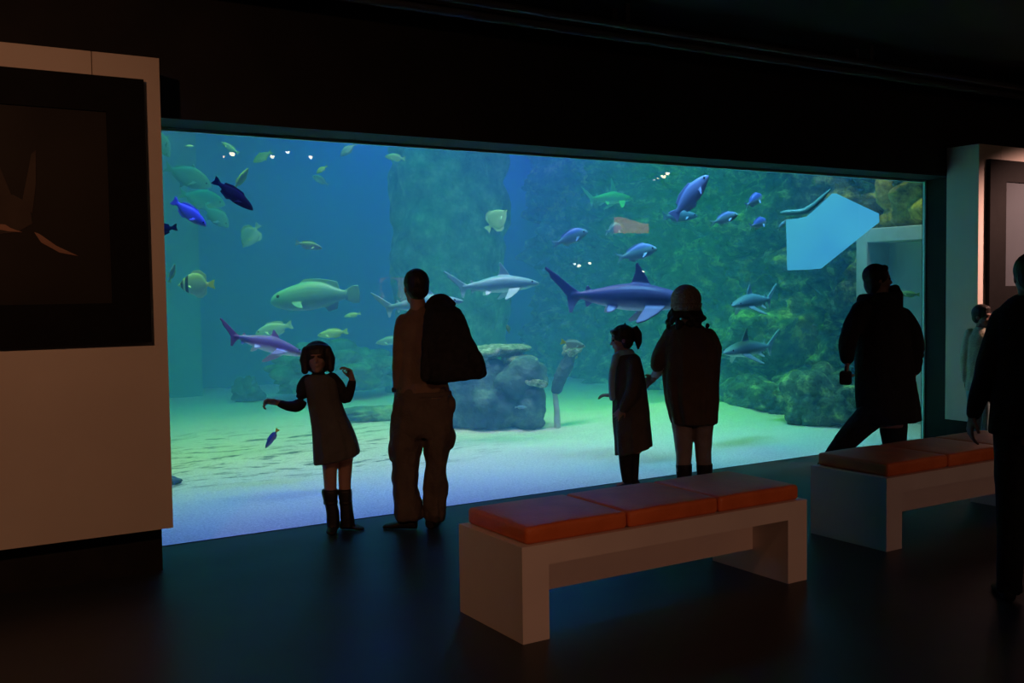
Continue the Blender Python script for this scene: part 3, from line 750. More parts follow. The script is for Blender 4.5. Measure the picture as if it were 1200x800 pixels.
kind('slim', [(0.5, -0.005, -0.015, 0.01), (0.43, 0.05, -0.05, 0.035), (0.28, 0.1, -0.095, 0.06), (0.08, 0.125, -0.125, 0.07), (-0.12, 0.095, -0.1, 0.055), (-0.28, 0.05, -0.05, 0.03), (-0.38, 0.034, -0.034, 0.018)],
     [[(-0.34, 0.04), (-0.44, 0.085), (-0.5, 0.09), (-0.47, 0.0), (-0.5, -0.09), (-0.44, -0.085), (-0.34, -0.04)], [(0.24, 0.08), (0.15, 0.155), (-0.1, 0.15), (-0.27, 0.1), (-0.27, 0.04), (0.0, 0.08)], [(0.02, -0.1), (-0.06, -0.16), (-0.25, -0.11), (-0.25, -0.04)]],
     [(0.2, 0.06, -0.02, 0.14, 0.06, 0.6, 0.8)], (0.4, 0.04, 0.025, 0.018))
kind('butterfly', [(0.5, 0.0, -0.02, 0.008), (0.42, 0.06, -0.06, 0.03), (0.3, 0.2, -0.17, 0.05), (0.08, 0.31, -0.27, 0.06), (-0.14, 0.27, -0.26, 0.05), (-0.26, 0.09, -0.09, 0.028), (-0.33, 0.035, -0.035, 0.014)],
     [[(-0.3, 0.04), (-0.42, 0.1), (-0.5, 0.13), (-0.47, 0.0), (-0.5, -0.13), (-0.42, -0.1), (-0.3, -0.04)], [(0.2, 0.22), (0.06, 0.38), (-0.12, 0.38), (-0.27, 0.26), (-0.28, 0.06), (0.0, 0.2)], [(0.1, -0.2), (0.0, -0.34), (-0.14, -0.36), (-0.27, -0.26), (-0.28, -0.06), (0.0, -0.15)]],
     [(0.18, 0.055, -0.03, 0.13, 0.06, 0.5, 0.8)], (0.4, 0.036, 0.03, 0.02))
kind('grouper', [(0.5, -0.01, -0.04, 0.02), (0.45, 0.055, -0.085, 0.06), (0.32, 0.115, -0.13, 0.09), (0.12, 0.165, -0.15, 0.1), (-0.08, 0.15, -0.125, 0.08), (-0.25, 0.075, -0.07, 0.04), (-0.36, 0.045, -0.045, 0.022)],
     [[(-0.33, 0.05), (-0.42, 0.1), (-0.49, 0.1), (-0.5, 0.0), (-0.49, -0.1), (-0.42, -0.1), (-0.33, -0.05)], [(0.2, 0.13), (0.12, 0.2), (-0.05, 0.2), (-0.16, 0.18), (-0.26, 0.15), (-0.28, 0.06), (0.0, 0.12)], [(-0.08, -0.1), (-0.14, -0.18), (-0.24, -0.15), (-0.26, -0.05)]],
     [(0.2, 0.09, -0.05, 0.15, 0.1, 0.5, 0.7)], (0.4, 0.07, 0.03, 0.02))
def shark_kind(name, dh, dw, tail_up=0.30, bend=0.0, tx=0.0):
    st = [(0.5, -0.022, -0.034, 0.008), (0.45, 0.008, -0.052, 0.045), (0.36, 0.042, -0.07, 0.075), (0.24, 0.074, -0.085, 0.09), (0.1, 0.09, -0.09, 0.092), (-0.03, 0.078, -0.08, 0.078), (-0.15, 0.05, -0.054, 0.05), (-0.24, 0.03, -0.028, 0.028), (-0.32, 0.02, -0.018, 0.016)]
    fins = [[(-0.27, 0.02), (-0.34, 0.07), (-0.43, 0.14), (-0.5, 0.185), (-0.505, 0.165), (-0.475, 0.14), (-0.465, 0.11), (-0.4, 0.045), (-0.355, -0.005), (-0.345, -0.06), (-0.335, -0.115), (-0.315, -0.115), (-0.295, -0.06), (-0.265, -0.015)],
            [(0.2, 0.06), (0.16, 0.09+dh*0.35), (0.1, 0.09+dh), (0.085, 0.09+dh*0.98), (0.085, 0.09+dh*0.5), (0.06, 0.085), (0.02, 0.075), (0.1, 0.05)],
            [(-0.19, 0.03), (-0.215, 0.068), (-0.23, 0.066), (-0.235, 0.03)],
            [(-0.18, -0.035), (-0.215, -0.075), (-0.23, -0.07), (-0.235, -0.02)]]
    kind(name, st, fins, [(0.22, 0.07, -0.05, 0.24, 0.11, 0.5, 0.75), (-0.06, 0.05, -0.06, 0.075, 0.07, 0.65, 0.7)], (0.41, 0.06, 0.0, 0.01), vox=0.007, bend=bend)
shark_kind('shark_tall', 0.135, 0.1)
shark_kind('shark_low', 0.085, 0.1, bend=0.25)
shark_kind('shark_high', 0.21, 0.1)

M_EYE = mat('dark_eye', (0.01, 0.01, 0.012), (0.02, 0.02, 0.02), rough=0.15)
FM = {
 'silver': fish_mat('silver_fish_skin', (0.10, 0.32, 0.34), (0.26, 0.54, 0.54), -0.08, 0.10),
 'green': fish_mat('green_fish_skin', (0.10, 0.36, 0.24), (0.20, 0.52, 0.38), -0.12, 0.10),
 'yellow': fish_mat('yellow_fish_skin', (0.24, 0.56, 0.16), (0.38, 0.70, 0.24), -0.12, 0.10),
 'pale': fish_mat('pale_fish_skin', (0.26, 0.54, 0.50), (0.42, 0.70, 0.66), -0.12, 0.10),
 'navy': fish_mat('navy_fish_skin', (0.008, 0.004, 0.004), (0.010, 0.006, 0.005), -0.12, 0.10, rough=0.9),
 'violet': fish_mat('violet_blue_fish_skin', (0.40, 0.42, 0.85), (0.55, 0.55, 0.9), -0.10, 0.10),
 'blueback': fish_mat('blue_backed_fish_skin', (0.16, 0.26, 0.75), (0.45, 0.75, 0.72), 0.02, 0.08),
 'tealback': fish_mat('blue_edged_bream_skin', (0.25, 0.4, 0.75), (0.42, 0.72, 0.70), 0.07, 0.13),
 'butterfly': fish_mat('banded_butterflyfish_skin', (0.50, 0.78, 0.42), (0.50, 0.75, 0.45), -0.1, 0.1, bands=[(0.34, 0.40, (0.05, 0.08, 0.05)), (0.20, 0.28, (0.04, 0.07, 0.05)), (-0.6, -0.27, (0.8, 0.85, 0.1))]),
 'grouper': fish_mat('pale_green_grouper_skin', (0.12, 0.42, 0.36), (0.06, 0.22, 0.26), -0.10, 0.05, noise_amt=0.5),
 'yellowtail': fish_mat('yellow_tailed_fish_skin', (0.45, 0.65, 0.30), (0.6, 0.75, 0.45), -0.1, 0.1, bands=[(-0.6, -0.30, (0.9, 0.85, 0.05))]),
 'bluestripe': fish_mat('blue_yellow_tailed_fish_skin', (0.05, 0.14, 0.4), (0.25, 0.4, 0.6), -0.02, 0.05, bands=[(-0.6, -0.33, (0.95, 0.85, 0.05))]),
 'greyshark': fish_mat('pale_grey_shark_skin', (0.16, 0.36, 0.42), (0.46, 0.70, 0.70), -0.055, -0.025),
 'purpleshark': fish_mat('dark_violet_shark_skin', (0.10, 0.08, 0.24), (0.50, 0.46, 0.72), -0.06, 0.0),
 'redshark': fish_mat('reddish_grey_shark_skin', (0.36, 0.24, 0.30), (0.8, 0.85, 0.85), -0.045, -0.02, bands=[(-0.6, -0.27, (0.32, 0.08, 0.12))]),
}
FISH_N = {}
def swim(kindname, name, mt, tail, nose, t, label, dt=0.0, roll=0.0, cat='fish', group='fish in the tank', deep=1.0):
    me, eyes = KINDS[kindname]
    t = max(t, (GY+0.14+0.3+max(0, 0.0))/min(ray(*tail).y, ray(*nose).y)-min(0, dt))   # stay behind the pane
    a = at_t(tail[0], tail[1], t); c = at_t(nose[0], nose[1], t+dt)
    x = (c-a); ln = x.length; x.normalize()
    view = ((a+c)/2-CAM).normalized()
    z = view.cross(x)
    z = (Vector((0, 0, 1))-x*x.z) if abs(x.z) < 0.8 else z
    z.normalize(); y = z.cross(x)
    if roll:
        q = Matrix.Rotation(roll, 3, x); y = q @ y; z = q @ z
    o = bpy.data.objects.new(name, me); COL.objects.link(o)
    if not me.materials: me.materials.append(FM[mt])
    o.material_slots[0].link = 'OBJECT'; o.material_slots[0].material = FM[mt]
    M = Matrix((x*ln, y*ln, z*ln*deep)).transposed().to_4x4(); M.translation = (a+c)/2
    o.matrix_world = M
    tag(o, label, cat, group)
    for em in eyes:
        if not em.materials: em.materials.append(M_EYE)
        e = bpy.data.objects.new('eye', em); COL.objects.link(e); e.parent = o
    return o
SH = dict(cat='shark', group='sharks in the tank')
swim('shark_tall', 'shark', 'purpleshark', (638, 345), (818, 350), 9.75, 'large dark violet shark whose head is hidden by the woman in the knit hat', **SH)
swim('shark_low', 'shark', 'redshark', (256, 389), (358, 413), 8.2, 'small reddish tailed shark swimming toward the girl\'s head', dt=0.3, roll=-0.25, **SH)
swim('shark_tall', 'shark', 'greyshark', (522, 338), (632, 329), 10.6, 'pale blue grey shark swimming right just above the jacket on the man\'s shoulder', dt=0.2, **SH)
swim('shark_low', 'shark', 'greyshark', (436, 362), (543, 350), 10.2, 'pale shark passing behind the neck of the man with the jacket', **SH)
swim('shark_high', 'shark', 'greyshark', (682, 233), (741, 231), 13.4, 'pale green shark with a tall back fin high in the middle of the tank', dt=0.5, **SH)
swim('shark_tall', 'shark', 'greyshark', (910, 349), (858, 356), 10.7, 'pale shark facing left before the right cliff, upper of the two there', dt=-0.6, **SH)
swim('shark_tall', 'shark', 'greyshark', (913, 404), (848, 411), 10.5, 'pale shark facing left low before the right cliff, just right of the woman', dt=-0.6, **SH)

swim('jack', 'jack_fish', 'grouper', (191, 194), (248, 219), 10.6, 'pale green deep bodied fish touching the dark fish at the upper left', roll=0.1)
swim('slim', 'triggerfish', 'navy', (250, 210), (297, 246), 7.4, 'nearly black slender fish diving right at the upper left')
swim('slim', 'surgeonfish', 'violet', (202, 234), (242, 265), 7.5, 'bright violet blue fish heading down right beside the left display panel', deep=1.2)
swim('slim', 'triggerfish', 'navy', (208, 266), (168, 272), 7.3, 'nearly black fish half hidden behind the left display panel', deep=1.2)
swim('jack', 'jack_fish', 'green', (180, 147), (199, 184), 10.3, 'green fish cut by the left display panel at the top corner of the window')
swim('slim', 'wrasse', 'silver', (280, 180), (259, 166), 10.0, 'faint grey green fish just above the pair of lamp reflections at the upper left')
swim('jack', 'jack_fish', 'yellow', (319, 177), (297, 190), 10.6, 'faint yellow green deep fish under the row of lamp reflections')
swim('slim', 'wrasse', 'yellow', (274, 222), (291, 197), 8.8, 'yellow green slender fish pointing steeply upward, right of the black diving fish')
swim('jack', 'jack_fish', 'green', (208, 226), (264, 240), 11.4, 'hazy green fish above and behind the bright violet blue fish')
swim('bream', 'bream', 'grouper', (236, 240), (268, 266), 11.0, 'hazy green fish between the violet blue fish and the black diving fish', deep=1.2)
swim('butterfly', 'batfish', 'silver', (304, 262), (284, 290), 10.4, 'hazy tall bodied fish hanging nose down in open blue water at upper left')
swim('slim', 'wrasse', 'silver', (346, 284), (378, 291), 9.3, 'light blue slender fish swimming right alone in open water above the girl', deep=1.1)
swim('bream', 'bream', 'yellow', (384, 194), (371, 203), 10.6, 'tiny yellow green fish in open water below the rightmost left lamp reflection')
swim('bream', 'bream', 'silver', (386, 217), (366, 206), 11.2, 'faint small grey blue fish below the tiny yellow green one')
swim('jack', 'jack_fish', 'silver', (417, 168), (399, 183), 10.2, 'pale teal fish cut off by the upper window edge, left of the rock pillar')
swim('slim', 'wrasse', 'yellow', (475, 186), (451, 183), 11.3, 'yellow green slender fish beside the top left of the rock pillar', deep=1.3)
swim('slim', 'wrasse', 'pale', (217, 171), (227, 171), 9.2, 'tiny pale fish at the top left, left of the lamp reflections')
swim('butterfly', 'butterflyfish', 'butterfly', (252, 333), (208, 334), 8.9, 'banded butterflyfish with dark stripes and yellow tail facing left near the left display panel')
swim('grouper', 'grouper', 'grouper', (422, 344), (317, 351), 10.0, 'big pale green grouper facing left above the girl\'s head')
swim('slim', 'wrasse', 'pale', (343, 380), (299, 391), 10.3, 'pale fish behind the back of the reddish tailed shark', deep=1.3)
swim('slim', 'wrasse', 'yellow', (423, 367), (403, 371), 10.8, 'small yellow green fish under the tail of the big grouper')
swim('slim', 'wrasse', 'yellow', (408, 388), (372, 393), 10.6, 'yellow green fish just above and right of the girl\'s hair', deep=1.1)
swim('slim', 'wrasse', 'green', (478, 396), (440, 402), 11.0, 'green fish half hidden by the man\'s left arm')
swim('bream', 'damselfish', 'yellow', (597, 391), (594, 380), 9.6, 'tiny bright yellow fish above the crusted ledge of the outcrop')
swim('bream', 'bream', 'tealback', (647, 287), (689, 271), 9.7, 'silvery bream swimming up right, left of the orange lit reflection', roll=0.05)
swim('bream', 'bream', 'tealback', (722, 303), (770, 291), 9.9, 'silvery bream directly above the back fin of the violet shark')
swim('slim', 'surgeonfish', 'violet', (788, 255), (830, 205), 9.5, 'large bright violet fish swimming steeply up, top middle right', deep=1.25)
swim('slim', 'wrasse', 'silver', (776, 254), (818, 253), 10.2, 'dull teal fish right behind the tail of the steep violet fish', deep=1.2)
swim('bream', 'bream', 'tealback', (832, 262), (865, 251), 9.9, 'silvery bream right of the steep violet fish and below its nose')
swim('bream', 'bream', 'pale', (709, 272), (728, 266), 10.6, 'small pale fish at the left end of the orange lit reflection', dt=0.25)
swim('bream', 'bream', 'blueback', (873, 242), (893, 229), 9.9, 'small blue backed fish left of the bright pane, upper of two', dt=0.2)
swim('bream', 'bream', 'blueback', (878, 266), (898, 259), 9.9, 'small blue backed fish left of the bright pane, lower of two', dt=0.2)
swim('slim', 'wrasse', 'yellowtail', (657, 400), (686, 406), 9.7, 'yellow tailed green fish hovering right above the pale coral stump', deep=1.3)
swim('slim', 'wrasse', 'yellow', (1078, 345), (1052, 344), 10.8, 'pale yellow green fish at the far right end, beside the walking man\'s head')
swim('slim', 'sand_fish', 'bluestripe', (326, 502), (311, 525), 7.5, 'small blue fish with a yellow tail nosing down to the sand left of the girl')
swim('slim', 'wrasse', 'yellow', (198, 331), (205, 309), 8.3, 'faint yellow green fish standing upright next to the left display panel')
swim('slim', 'wrasse', 'pale', (603, 477), (618, 477), 9.7, 'small pale fish in front of the dark face of the outcrop')
swim('butterfly', 'batfish', 'yellow', (570, 270), (594, 246), 11.6, 'round yellow green fish in front of the upper right of the rock pillar', deep=1.1)
swim('slim', 'wrasse', 'pale', (911, 270), (921, 258), 9.7, 'small pale fish pointing up at the left edge of the bright pane')
# added ribbon shape for a pale streak along the upper edge of the bright pane
te = 10.55
b = new()
cen = at_t(945, 248, te)
pts_ = [(916, 250), (924, 249.5), (934, 249.5), (944, 247), (954, 240), (964, 231), (973, 222)]
chain(b, [at_t(x, y, te)-cen for x, y in pts_], [0.022, 0.035, 0.036, 0.034, 0.03, 0.024, 0.01], n=14)
el = obj('pale_ribbon', remesh(b, 0.008, 2), FM['green']); el.location = cen
tag(el, 'pale green bent ribbon above the left edge of the bright blue pane', 'pale_ribbon', 'fish in the tank')
# ------------------------------------------------------------------ visitors
M_SKIN = mat('skin', (0.28, 0.17, 0.13), (0.31, 0.19, 0.145), rough=0.55, scale=12)
M_HAIR = mat('dark_hair', (0.016, 0.012, 0.010), (0.03, 0.022, 0.017), rough=0.5, scale=30, stretch=(1, 1, 0.15), bump=0.4)
M_EYEW = mat('dark_brown_eye', (0.05, 0.03, 0.02), (0.07, 0.045, 0.03), rough=0.2)
M_BLACKC = mat('black_cloth', (0.012, 0.012, 0.014), (0.02, 0.02, 0.022), rough=0.9, scale=25, bump=0.2)
M_SHOE = mat('black_leather', (0.012, 0.011, 0.011), (0.02, 0.018, 0.018), rough=0.5, scale=20, bump=0.1)
def cloth(name, c, k=1.25): return mat(name, c, tuple(min(1, q*k) for q in c), rough=0.9, scale=9, bump=0.25, bscale=70)

class Fig:
    def __init__(s, px, py, label, name='person', group='visitors in front of the tank'):
        p = at_z(px, py, 0.0); s.p = p; s.h = Vector((p.x, p.y, 0)).normalized()          # horizontal view direction
        s.rz = -math.atan2(s.h.x, s.h.y)
        s.R = Vector((s.h.y, -s.h.x, 0))
        s.root = empty(name, (p.x, p.y, 0), s.rz, label, 'person', group)
        s.mpp = (p-CAM).dot(FW)/F_PX
    def L(s, px, py, dy=0.0):                                                             # photo point -> the figure's own frame
        d = ray(px, py); t = (Vector((s.p.x, s.p.y, 0)).dot(s.h)+dy)/Vector((d.x, d.y, 0)).dot(s.h)
        q = CAM+d*t-s.p
        return Vector((q.dot(s.R), q.dot(s.h), q.z))
    def loft(s, bm, rows, n=36, fold=0.0, nf=9, sup=0.9, tilt=(0, 0), ph=0.0):
        rings = []
        R_ = dens([tuple(r) if len(r) == 5 else tuple(r)+(0.0,) for r in rows], 4)
        N = len(R_)
        for i, (py, xl, xr, ry, dy) in enumerate(R_):
            a = s.L(xl, py, dy); c = s.L(xr, py, dy); m = (a+c)/2; f = i/(N-1)
            rings.append(ell(m, (c.x-a.x)/2/(1+0.3*fold*f), ry, n, 0, (tilt[0]*f**3, tilt[1]*f**3), fold*f, nf, ph+f*1.3, sup))
        return ring_loft(bm, rings)
    def tube(s, bm, pts, n=16):
        """pts: (px, py, dy, radius in px)"""
        P_ = dens([(*s.L(a, b, c), r*s.mpp) for a, b, c, r in pts], 4)
        return chain(bm, [p[:3] for p in P_], [max(0.004, p[3]) for p in P_], n)
    def part(s, name, bm, mt, vox=0.008, smooth=3, rough=0.0, parent=None, seed=1):
        me = remesh(bm, vox, smooth)
        if rough:
            o = Vector((seed*1.7, seed*3.1, seed))
            displace(me, lambda c: rough*fbm((c.x+o.x, c.y+o.y, (c.z+o.z)*0.55), 9, 3))
        return obj(name, me, mt, parent or s.root)

def mblob(bm, c, ax, r, sub=3):
    res = bmesh.ops.create_icosphere(bm, subdivisions=sub, radius=1.0)
    for v in res['verts']:
        v.co = Vector(c)+ax[0]*(v.co.x*r[0])+ax[1]*(v.co.y*r[1])+ax[2]*(v.co.z*r[2])
def hand(bm, wrist, d, nrm, thumb=1, curl=0.5, k=1.0):
    """palm, four fingers of different lengths and a thumb from the side of the palm"""
    w = Vector(wrist); d = Vector(d).normalized(); nrm = Vector(nrm); nrm = (nrm-d*nrm.dot(d)).normalized(); sd = d.cross(nrm)*thumb
    mblob(bm, w+d*0.048*k, (sd, d, nrm), (0.041*k, 0.058*k, 0.017*k))
    chain(bm, [w-d*0.02*k, w+d*0.02*k], [0.026*k, 0.025*k], 10)
    for i, (off, ln, sp) in enumerate(((0.034, 0.072, 0.16), (0.0115, 0.082, 0.05), (-0.0115, 0.076, -0.06), (-0.033, 0.060, -0.2))):
        p = w+d*0.088*k+sd*off*k; pts = [p-d*0.02*k, p]; a = 0.12+0.1*i*curl
        for j, f in enumerate((0.45, 0.32, 0.23)):
            a += curl*(0.75 if j else 0.6)
            dir_ = (d*math.cos(a)+nrm*math.sin(a)+sd*sp*math.cos(a)).normalized()
            p = p+dir_*ln*f*k; pts.append(p)
        chain(bm, pts, [0.0095*k, 0.0095*k, 0.0088*k, 0.008*k, 0.0068*k], 8)
    p0 = w+d*0.028*k+sd*0.03*k
    p1 = p0+(sd*0.75+d*0.6+nrm*0.25).normalized()*0.036*k
    p2 = p1+(sd*0.35+d*0.85+nrm*0.4).normalized()*0.032*k
    chain(bm, [p0-sd*0.012*k, p0, p1, p2], [0.013*k, 0.0125*k, 0.0105*k, 0.0085*k], 8)
class Head:
    """head-local axes: +y looks ahead; H is chin-to-crown height"""
    def __init__(s, c, face, H, pitch=0.0, tilt=0.0):
        s.c = Vector(c); s.H = H
        s.M = Matrix.Rotation(face, 3, 'Z') @ Matrix.Rotation(pitch, 3, 'X') @ Matrix.Rotation(tilt, 3, 'Y')
        s.ax = [s.M @ Vector(v) for v in ((1, 0, 0), (0, 1, 0), (0, 0, 1))]
    def P(s, x, y, z): return s.c+s.M @ Vector((x, y, z))*s.H
    def e(s, bm, c, r, sub=3): mblob(bm, s.P(*c), s.ax, [q*s.H for q in r], sub)
    def tube(s, bm, pts, rad, n=12): chain(bm, [s.P(*p) for p in pts], [r*s.H for r in rad], n)
    def build(s, bm, root, child=False):
        ck = 1.0 if child else 1.1
        s.e(bm, (0, -0.04, 0.12), (0.315, 0.385, 0.375))
        s.e(bm, (0, 0.07, -0.10), (0.265, 0.29, 0.33))
        s.e(bm, (0, 0.12, -0.31), (0.19*ck, 0.2, 0.17))
        s.e(bm, (0, 0.25, -0.42), (0.09, 0.09, 0.07), 2)
        s.e(bm, (0, 0.31, 0.09), (0.20, 0.06, 0.05), 2)
        for q in (-1, 1):
            s.e(bm, (q*0.14, 0.24, -0.12), (0.10, 0.09, 0.1), 2)
            s.e(bm, (q*0.315, -0.03, -0.03), (0.035, 0.075, 0.12), 2)
        s.tube(bm, [(0, 0.335, 0.03), (0, 0.37, -0.05), (0, 0.40, -0.12)], [0.03, 0.038, 0.052])
        s.e(bm, (0, 0.335, -0.225), (0.095, 0.045, 0.022), 2); s.e(bm, (0, 0.33, -0.265), (0.085, 0.045, 0.024), 2)
        for q in (-1, 1):
            b = new(); s.e(b, (q*0.12, 0.325, 0.015), (0.052, 0.04, 0.04), 2); obj('eye', b, M_EYEW, root)
    def short_hair(s, root, mt, k=1.0, low=-0.12):
        b = new()
        s.e(b, (0, -0.075, 0.155), (0.345*k, 0.40*k, 0.385*k)); s.e(b, (0, -0.16, -0.02), (0.31*k, 0.29*k, 0.3*k))
        s.e(b, (0, 0.1, 0.34), (0.25*k, 0.22*k, 0.16*k))
        return obj('hair', remesh(b, 0.007, 2), mt, root)
def shoe(F, bm, heel, toe, w=8.5, h=9):
    """heel/toe: (px, py, dy) of the sole; w, h half width / height in px"""
    a, c = F.L(*heel), F.L(*toe); m = F.mpp; a.z = c.z = 0
    d = (c-a); ln = d.length; d.normalize(); sd = Vector((-d.y, d.x, 0))
    rings = []
    for f, ww, hh in ((0.0, 0.5, 0.75), (0.05, 0.75, 1.0), (0.2, 0.82, 1.05), (0.42, 0.8, 0.95), (0.6, 0.95, 0.66), (0.8, 1.0, 0.5), (0.93, 0.8, 0.42), (1.0, 0.4, 0.25)):
        c_ = a+d*(ln*f); rr = []
        for i in range(18):
            t = 2*PI*i/18; x = math.cos(t)*w*m*ww; z = math.sin(t)
            rr.append(c_+sd*x+Vector((0, 0, 0.004+(h*m*hh*2)*(0.5+0.5*math.copysign(abs(z)**0.7, z)))))
        rings.append(rr)
    ring_loft(bm, rings)

# ---- the man with the jacket
F = Fig(484, 619, 'man in tan shirt and baggy cargo trousers seen from behind, jacket over shoulder')
b = new(); H = Head(F.L(487.2, 337.5), 0.35, 0.25, 0.02); H.build(b, F.root)
F.tube(b, [(488, 346, 0, 9), (490, 360, -0.01, 9.5), (492, 372, -0.01, 11)])
F.loft(b, [(368, 474, 516, 0.06), (378, 470, 522, 0.09), (400, 474, 518, 0.10), (430, 475, 516, 0.09), (455, 472, 521, 0.1), (490, 466, 526, 0.11), (510, 470, 522, 0.09)])
F.tube(b, [(472, 378, 0, 7), (467, 418, -0.02, 6), (466, 452, 0.02, 4.5)])
F.tube(b, [(520, 378, 0, 7), (545, 412, 0.04, 6), (520, 368, 0.14, 4.5)])
F.tube(b, [(478, 500, 0, 13), (475, 550, 0.02, 9), (478, 605, -0.02, 6.5)]); F.tube(b, [(512, 500, 0, 13), (511, 550, 0.02, 9), (508, 605, 0, 6.5)])
F.tube(b, [(478, 605, -0.02, 6), (475, 613, -0.01, 4), (462, 616, 0.01, 2.2)]); F.tube(b, [(508, 605, 0, 6), (508, 613, 0.03, 4), (509, 616, 0.12, 2.2)])
hand(b, F.L(465.5, 455, 0.02), (-0.12, 0.1, -1), (1, 0.1, 0), 1, 0.25, 1.0)
hand(b, F.L(520, 369, 0.13), (-0.15, -0.35, 0.9), (0, -1, -0.3), -1, 0.9, 1.0)
F.part('body', b, M_SKIN, 0.0065, 2)
H.short_hair(F.root, M_HAIR, 1.03)
M_SHIRT = cloth('tan_shirt', (0.16, 0.105, 0.07)); M_CARGO = cloth('brown_cargo_cloth', (0.085, 0.066, 0.05))
b = new()
F.loft(b, [(359, 482, 502, 0.062), (364, 478, 507, 0.075), (369, 472, 515, 0.09), (376, 466, 524, 0.105), (388, 466, 526, 0.12), (405, 469, 522, 0.125), (430, 469, 522, 0.12), (452, 466, 525, 0.125), (466, 463, 529, 0.135)], fold=0.012, nf=7)
F.tube(b, [(473, 377, 0, 9.5), (469, 397, -0.01, 9), (467.5, 418, -0.02, 8), (466.5, 437, 0, 7), (466.5, 453, 0.02, 6)])
F.tube(b, [(519, 378, 0, 9.5), (536, 397, 0.02, 8.5), (546, 413, 0.04, 8), (536, 392, 0.1, 7), (522, 372, 0.14, 5.5)])
F.part('shirt', b, M_SHIRT, 0.008, 3, 0.012, seed=2)
b = new()
F.loft(b, [(452, 468, 524, 0.115), (462, 463, 529, 0.13), (475, 460, 531, 0.14), (490, 458.5, 531.5, 0.14), (504, 458, 531, 0.135), (513, 459, 530, 0.11)], sup=0.85)
F.loft(b, [(498, 458.5, 497, 0.115), (508, 457.5, 497, 0.12), (520, 456, 495.5, 0.118), (534, 459, 492, 0.11), (548, 460, 489.5, 0.1), (560, 457.5, 489, 0.1), (575, 459.5, 490, 0.1), (590, 461.5, 493.5, 0.105), (602, 461, 495, 0.11), (608, 463, 494, 0.105)], fold=0.06, nf=5)
F.loft(b, [(498, 493, 531, 0.115), (508, 494, 531, 0.12), (520, 496, 529.5, 0.118), (534, 498, 526, 0.11), (548, 498.5, 524.5, 0.1), (560, 497.5, 524, 0.1), (575, 496.5, 523.5, 0.1), (590, 496.5, 522.5, 0.1), (602, 497, 522, 0.105), (608, 498, 520.5, 0.1)], fold=0.06, nf=5, ph=2)
blob(b, F.L(462, 527, 0), (0.05, 0.07, 0.085)); blob(b, F.L(527, 512, 0), (0.04, 0.07, 0.09)); blob(b, F.L(529, 474, -0.02), (0.03, 0.06, 0.06))
F.part('cargo_trousers', b, M_CARGO, 0.008, 2, 0.032, seed=3)
b = new(); F.loft(b, [(458, 464, 529, 0.135), (461, 463.5, 529.5, 0.138), (464, 463, 530, 0.138)]); F.part('belt', b, M_CARGO, 0.007, 1)
b = new(); q = F.L(466, 456.5, 0.02); ring_loft(b, [ell(q+Vector((0, 0, z)), r, r, 16) for z, r in ((-0.016, 0.026), (-0.013, 0.033), (0.013, 0.033), (0.016, 0.026))]); blob(b, q+Vector((-0.033, 0, 0)), (0.01, 0.022, 0.02)); F.part('wristwatch', b, M_SHOE, 0.005, 1)
for he, to in (((489, 617, -0.03), (449, 617, 0.03)), ((504, 617, -0.06), (512, 617, 0.22))):
    b = new(); shoe(F, b, he, to, 8.5, 6.2); F.part('shoe', b, M_SHOE, 0.006, 2)
MAN = F
# his jacket, slung over the shoulder
J = empty('jacket', F.root.location+F.h*(-0.05), F.rz, 'black jacket slung over the man\'s right shoulder and hanging down his back', 'jacket')
b = new()
F.loft(b, [(347.5, 516, 525, 0.02, -0.06), (350.5, 506, 528.5, 0.05, -0.07), (357, 500.5, 533, 0.07, -0.10), (366, 497, 541, 0.08, -0.15), (380, 495.5, 548, 0.075, -0.20), (395, 495.5, 553.5, 0.07, -0.215), (410, 495.5, 559.5, 0.07, -0.215), (424, 495.5, 565.5, 0.075, -0.21), (435, 496, 569, 0.075, -0.21), (442, 497.5, 568.5, 0.07, -0.21), (446.5, 501, 558, 0.055, -0.21)], n=48, fold=0.07, nf=7, sup=0.8)
F.tube(b, [(538, 372, -0.2, 6), (550, 402, -0.25, 7), (559, 432, -0.26, 7.5), (559, 440, -0.26, 6)])
F.tube(b, [(504, 360, -0.16, 5), (499, 400, -0.24, 6), (500, 440, -0.26, 6)])
jb = F.part('jacket_body', b, M_BLACKC, 0.009, 3, 0.025, parent=J, seed=9)
b = new(); F.tube(b, [(501, 359, -0.09, 4), (508, 350, -0.08, 4), (520, 348, -0.07, 4), (531, 356, -0.1, 3.5)]); jc = F.part('collar', b, M_BLACKC, 0.008, 2, parent=J)
dl = Matrix.Rotation(-F.rz, 3, 'Z') @ (F.root.location-J.location)
for o_ in (jb, jc): o_.location = dl

# ---- the dancing girl
F = Fig(401, 622, 'girl in a grey pinafore dress and black boots, arms raised at her sides', )
b = new(); H = Head(F.L(372, 419.5), PI-0.12, 0.215, 0.10, 0.05); H.build(b, F.root, True)
F.tube(b, [(373, 430, 0, 6), (374, 444, 0, 6.5)])
F.loft(b, [(441, 360, 390, 0.05), (450, 360, 394, 0.07), (477, 364, 398, 0.07), (500, 368, 408, 0.09), (528, 372, 414, 0.1), (540, 374, 414, 0.08)])
F.tube(b, [(360, 447, 0, 5), (355.5, 455, 0, 4.6), (351.5, 473, -0.03, 4.2), (340, 476, -0.045, 3.8), (327, 472.5, -0.06, 3.6)]); F.tube(b, [(390, 445, 0, 5), (397, 454, 0, 4.6), (404.5, 466, -0.03, 4.2), (409.5, 459, -0.05, 3.8), (413, 445, -0.06, 3.6)])
F.tube(b, [(386, 525, 0, 10), (386.5, 548, -0.01, 8.6), (387, 565, -0.01, 7.5), (388, 590, 0, 6.5), (389.5, 612, 0.02, 4)])
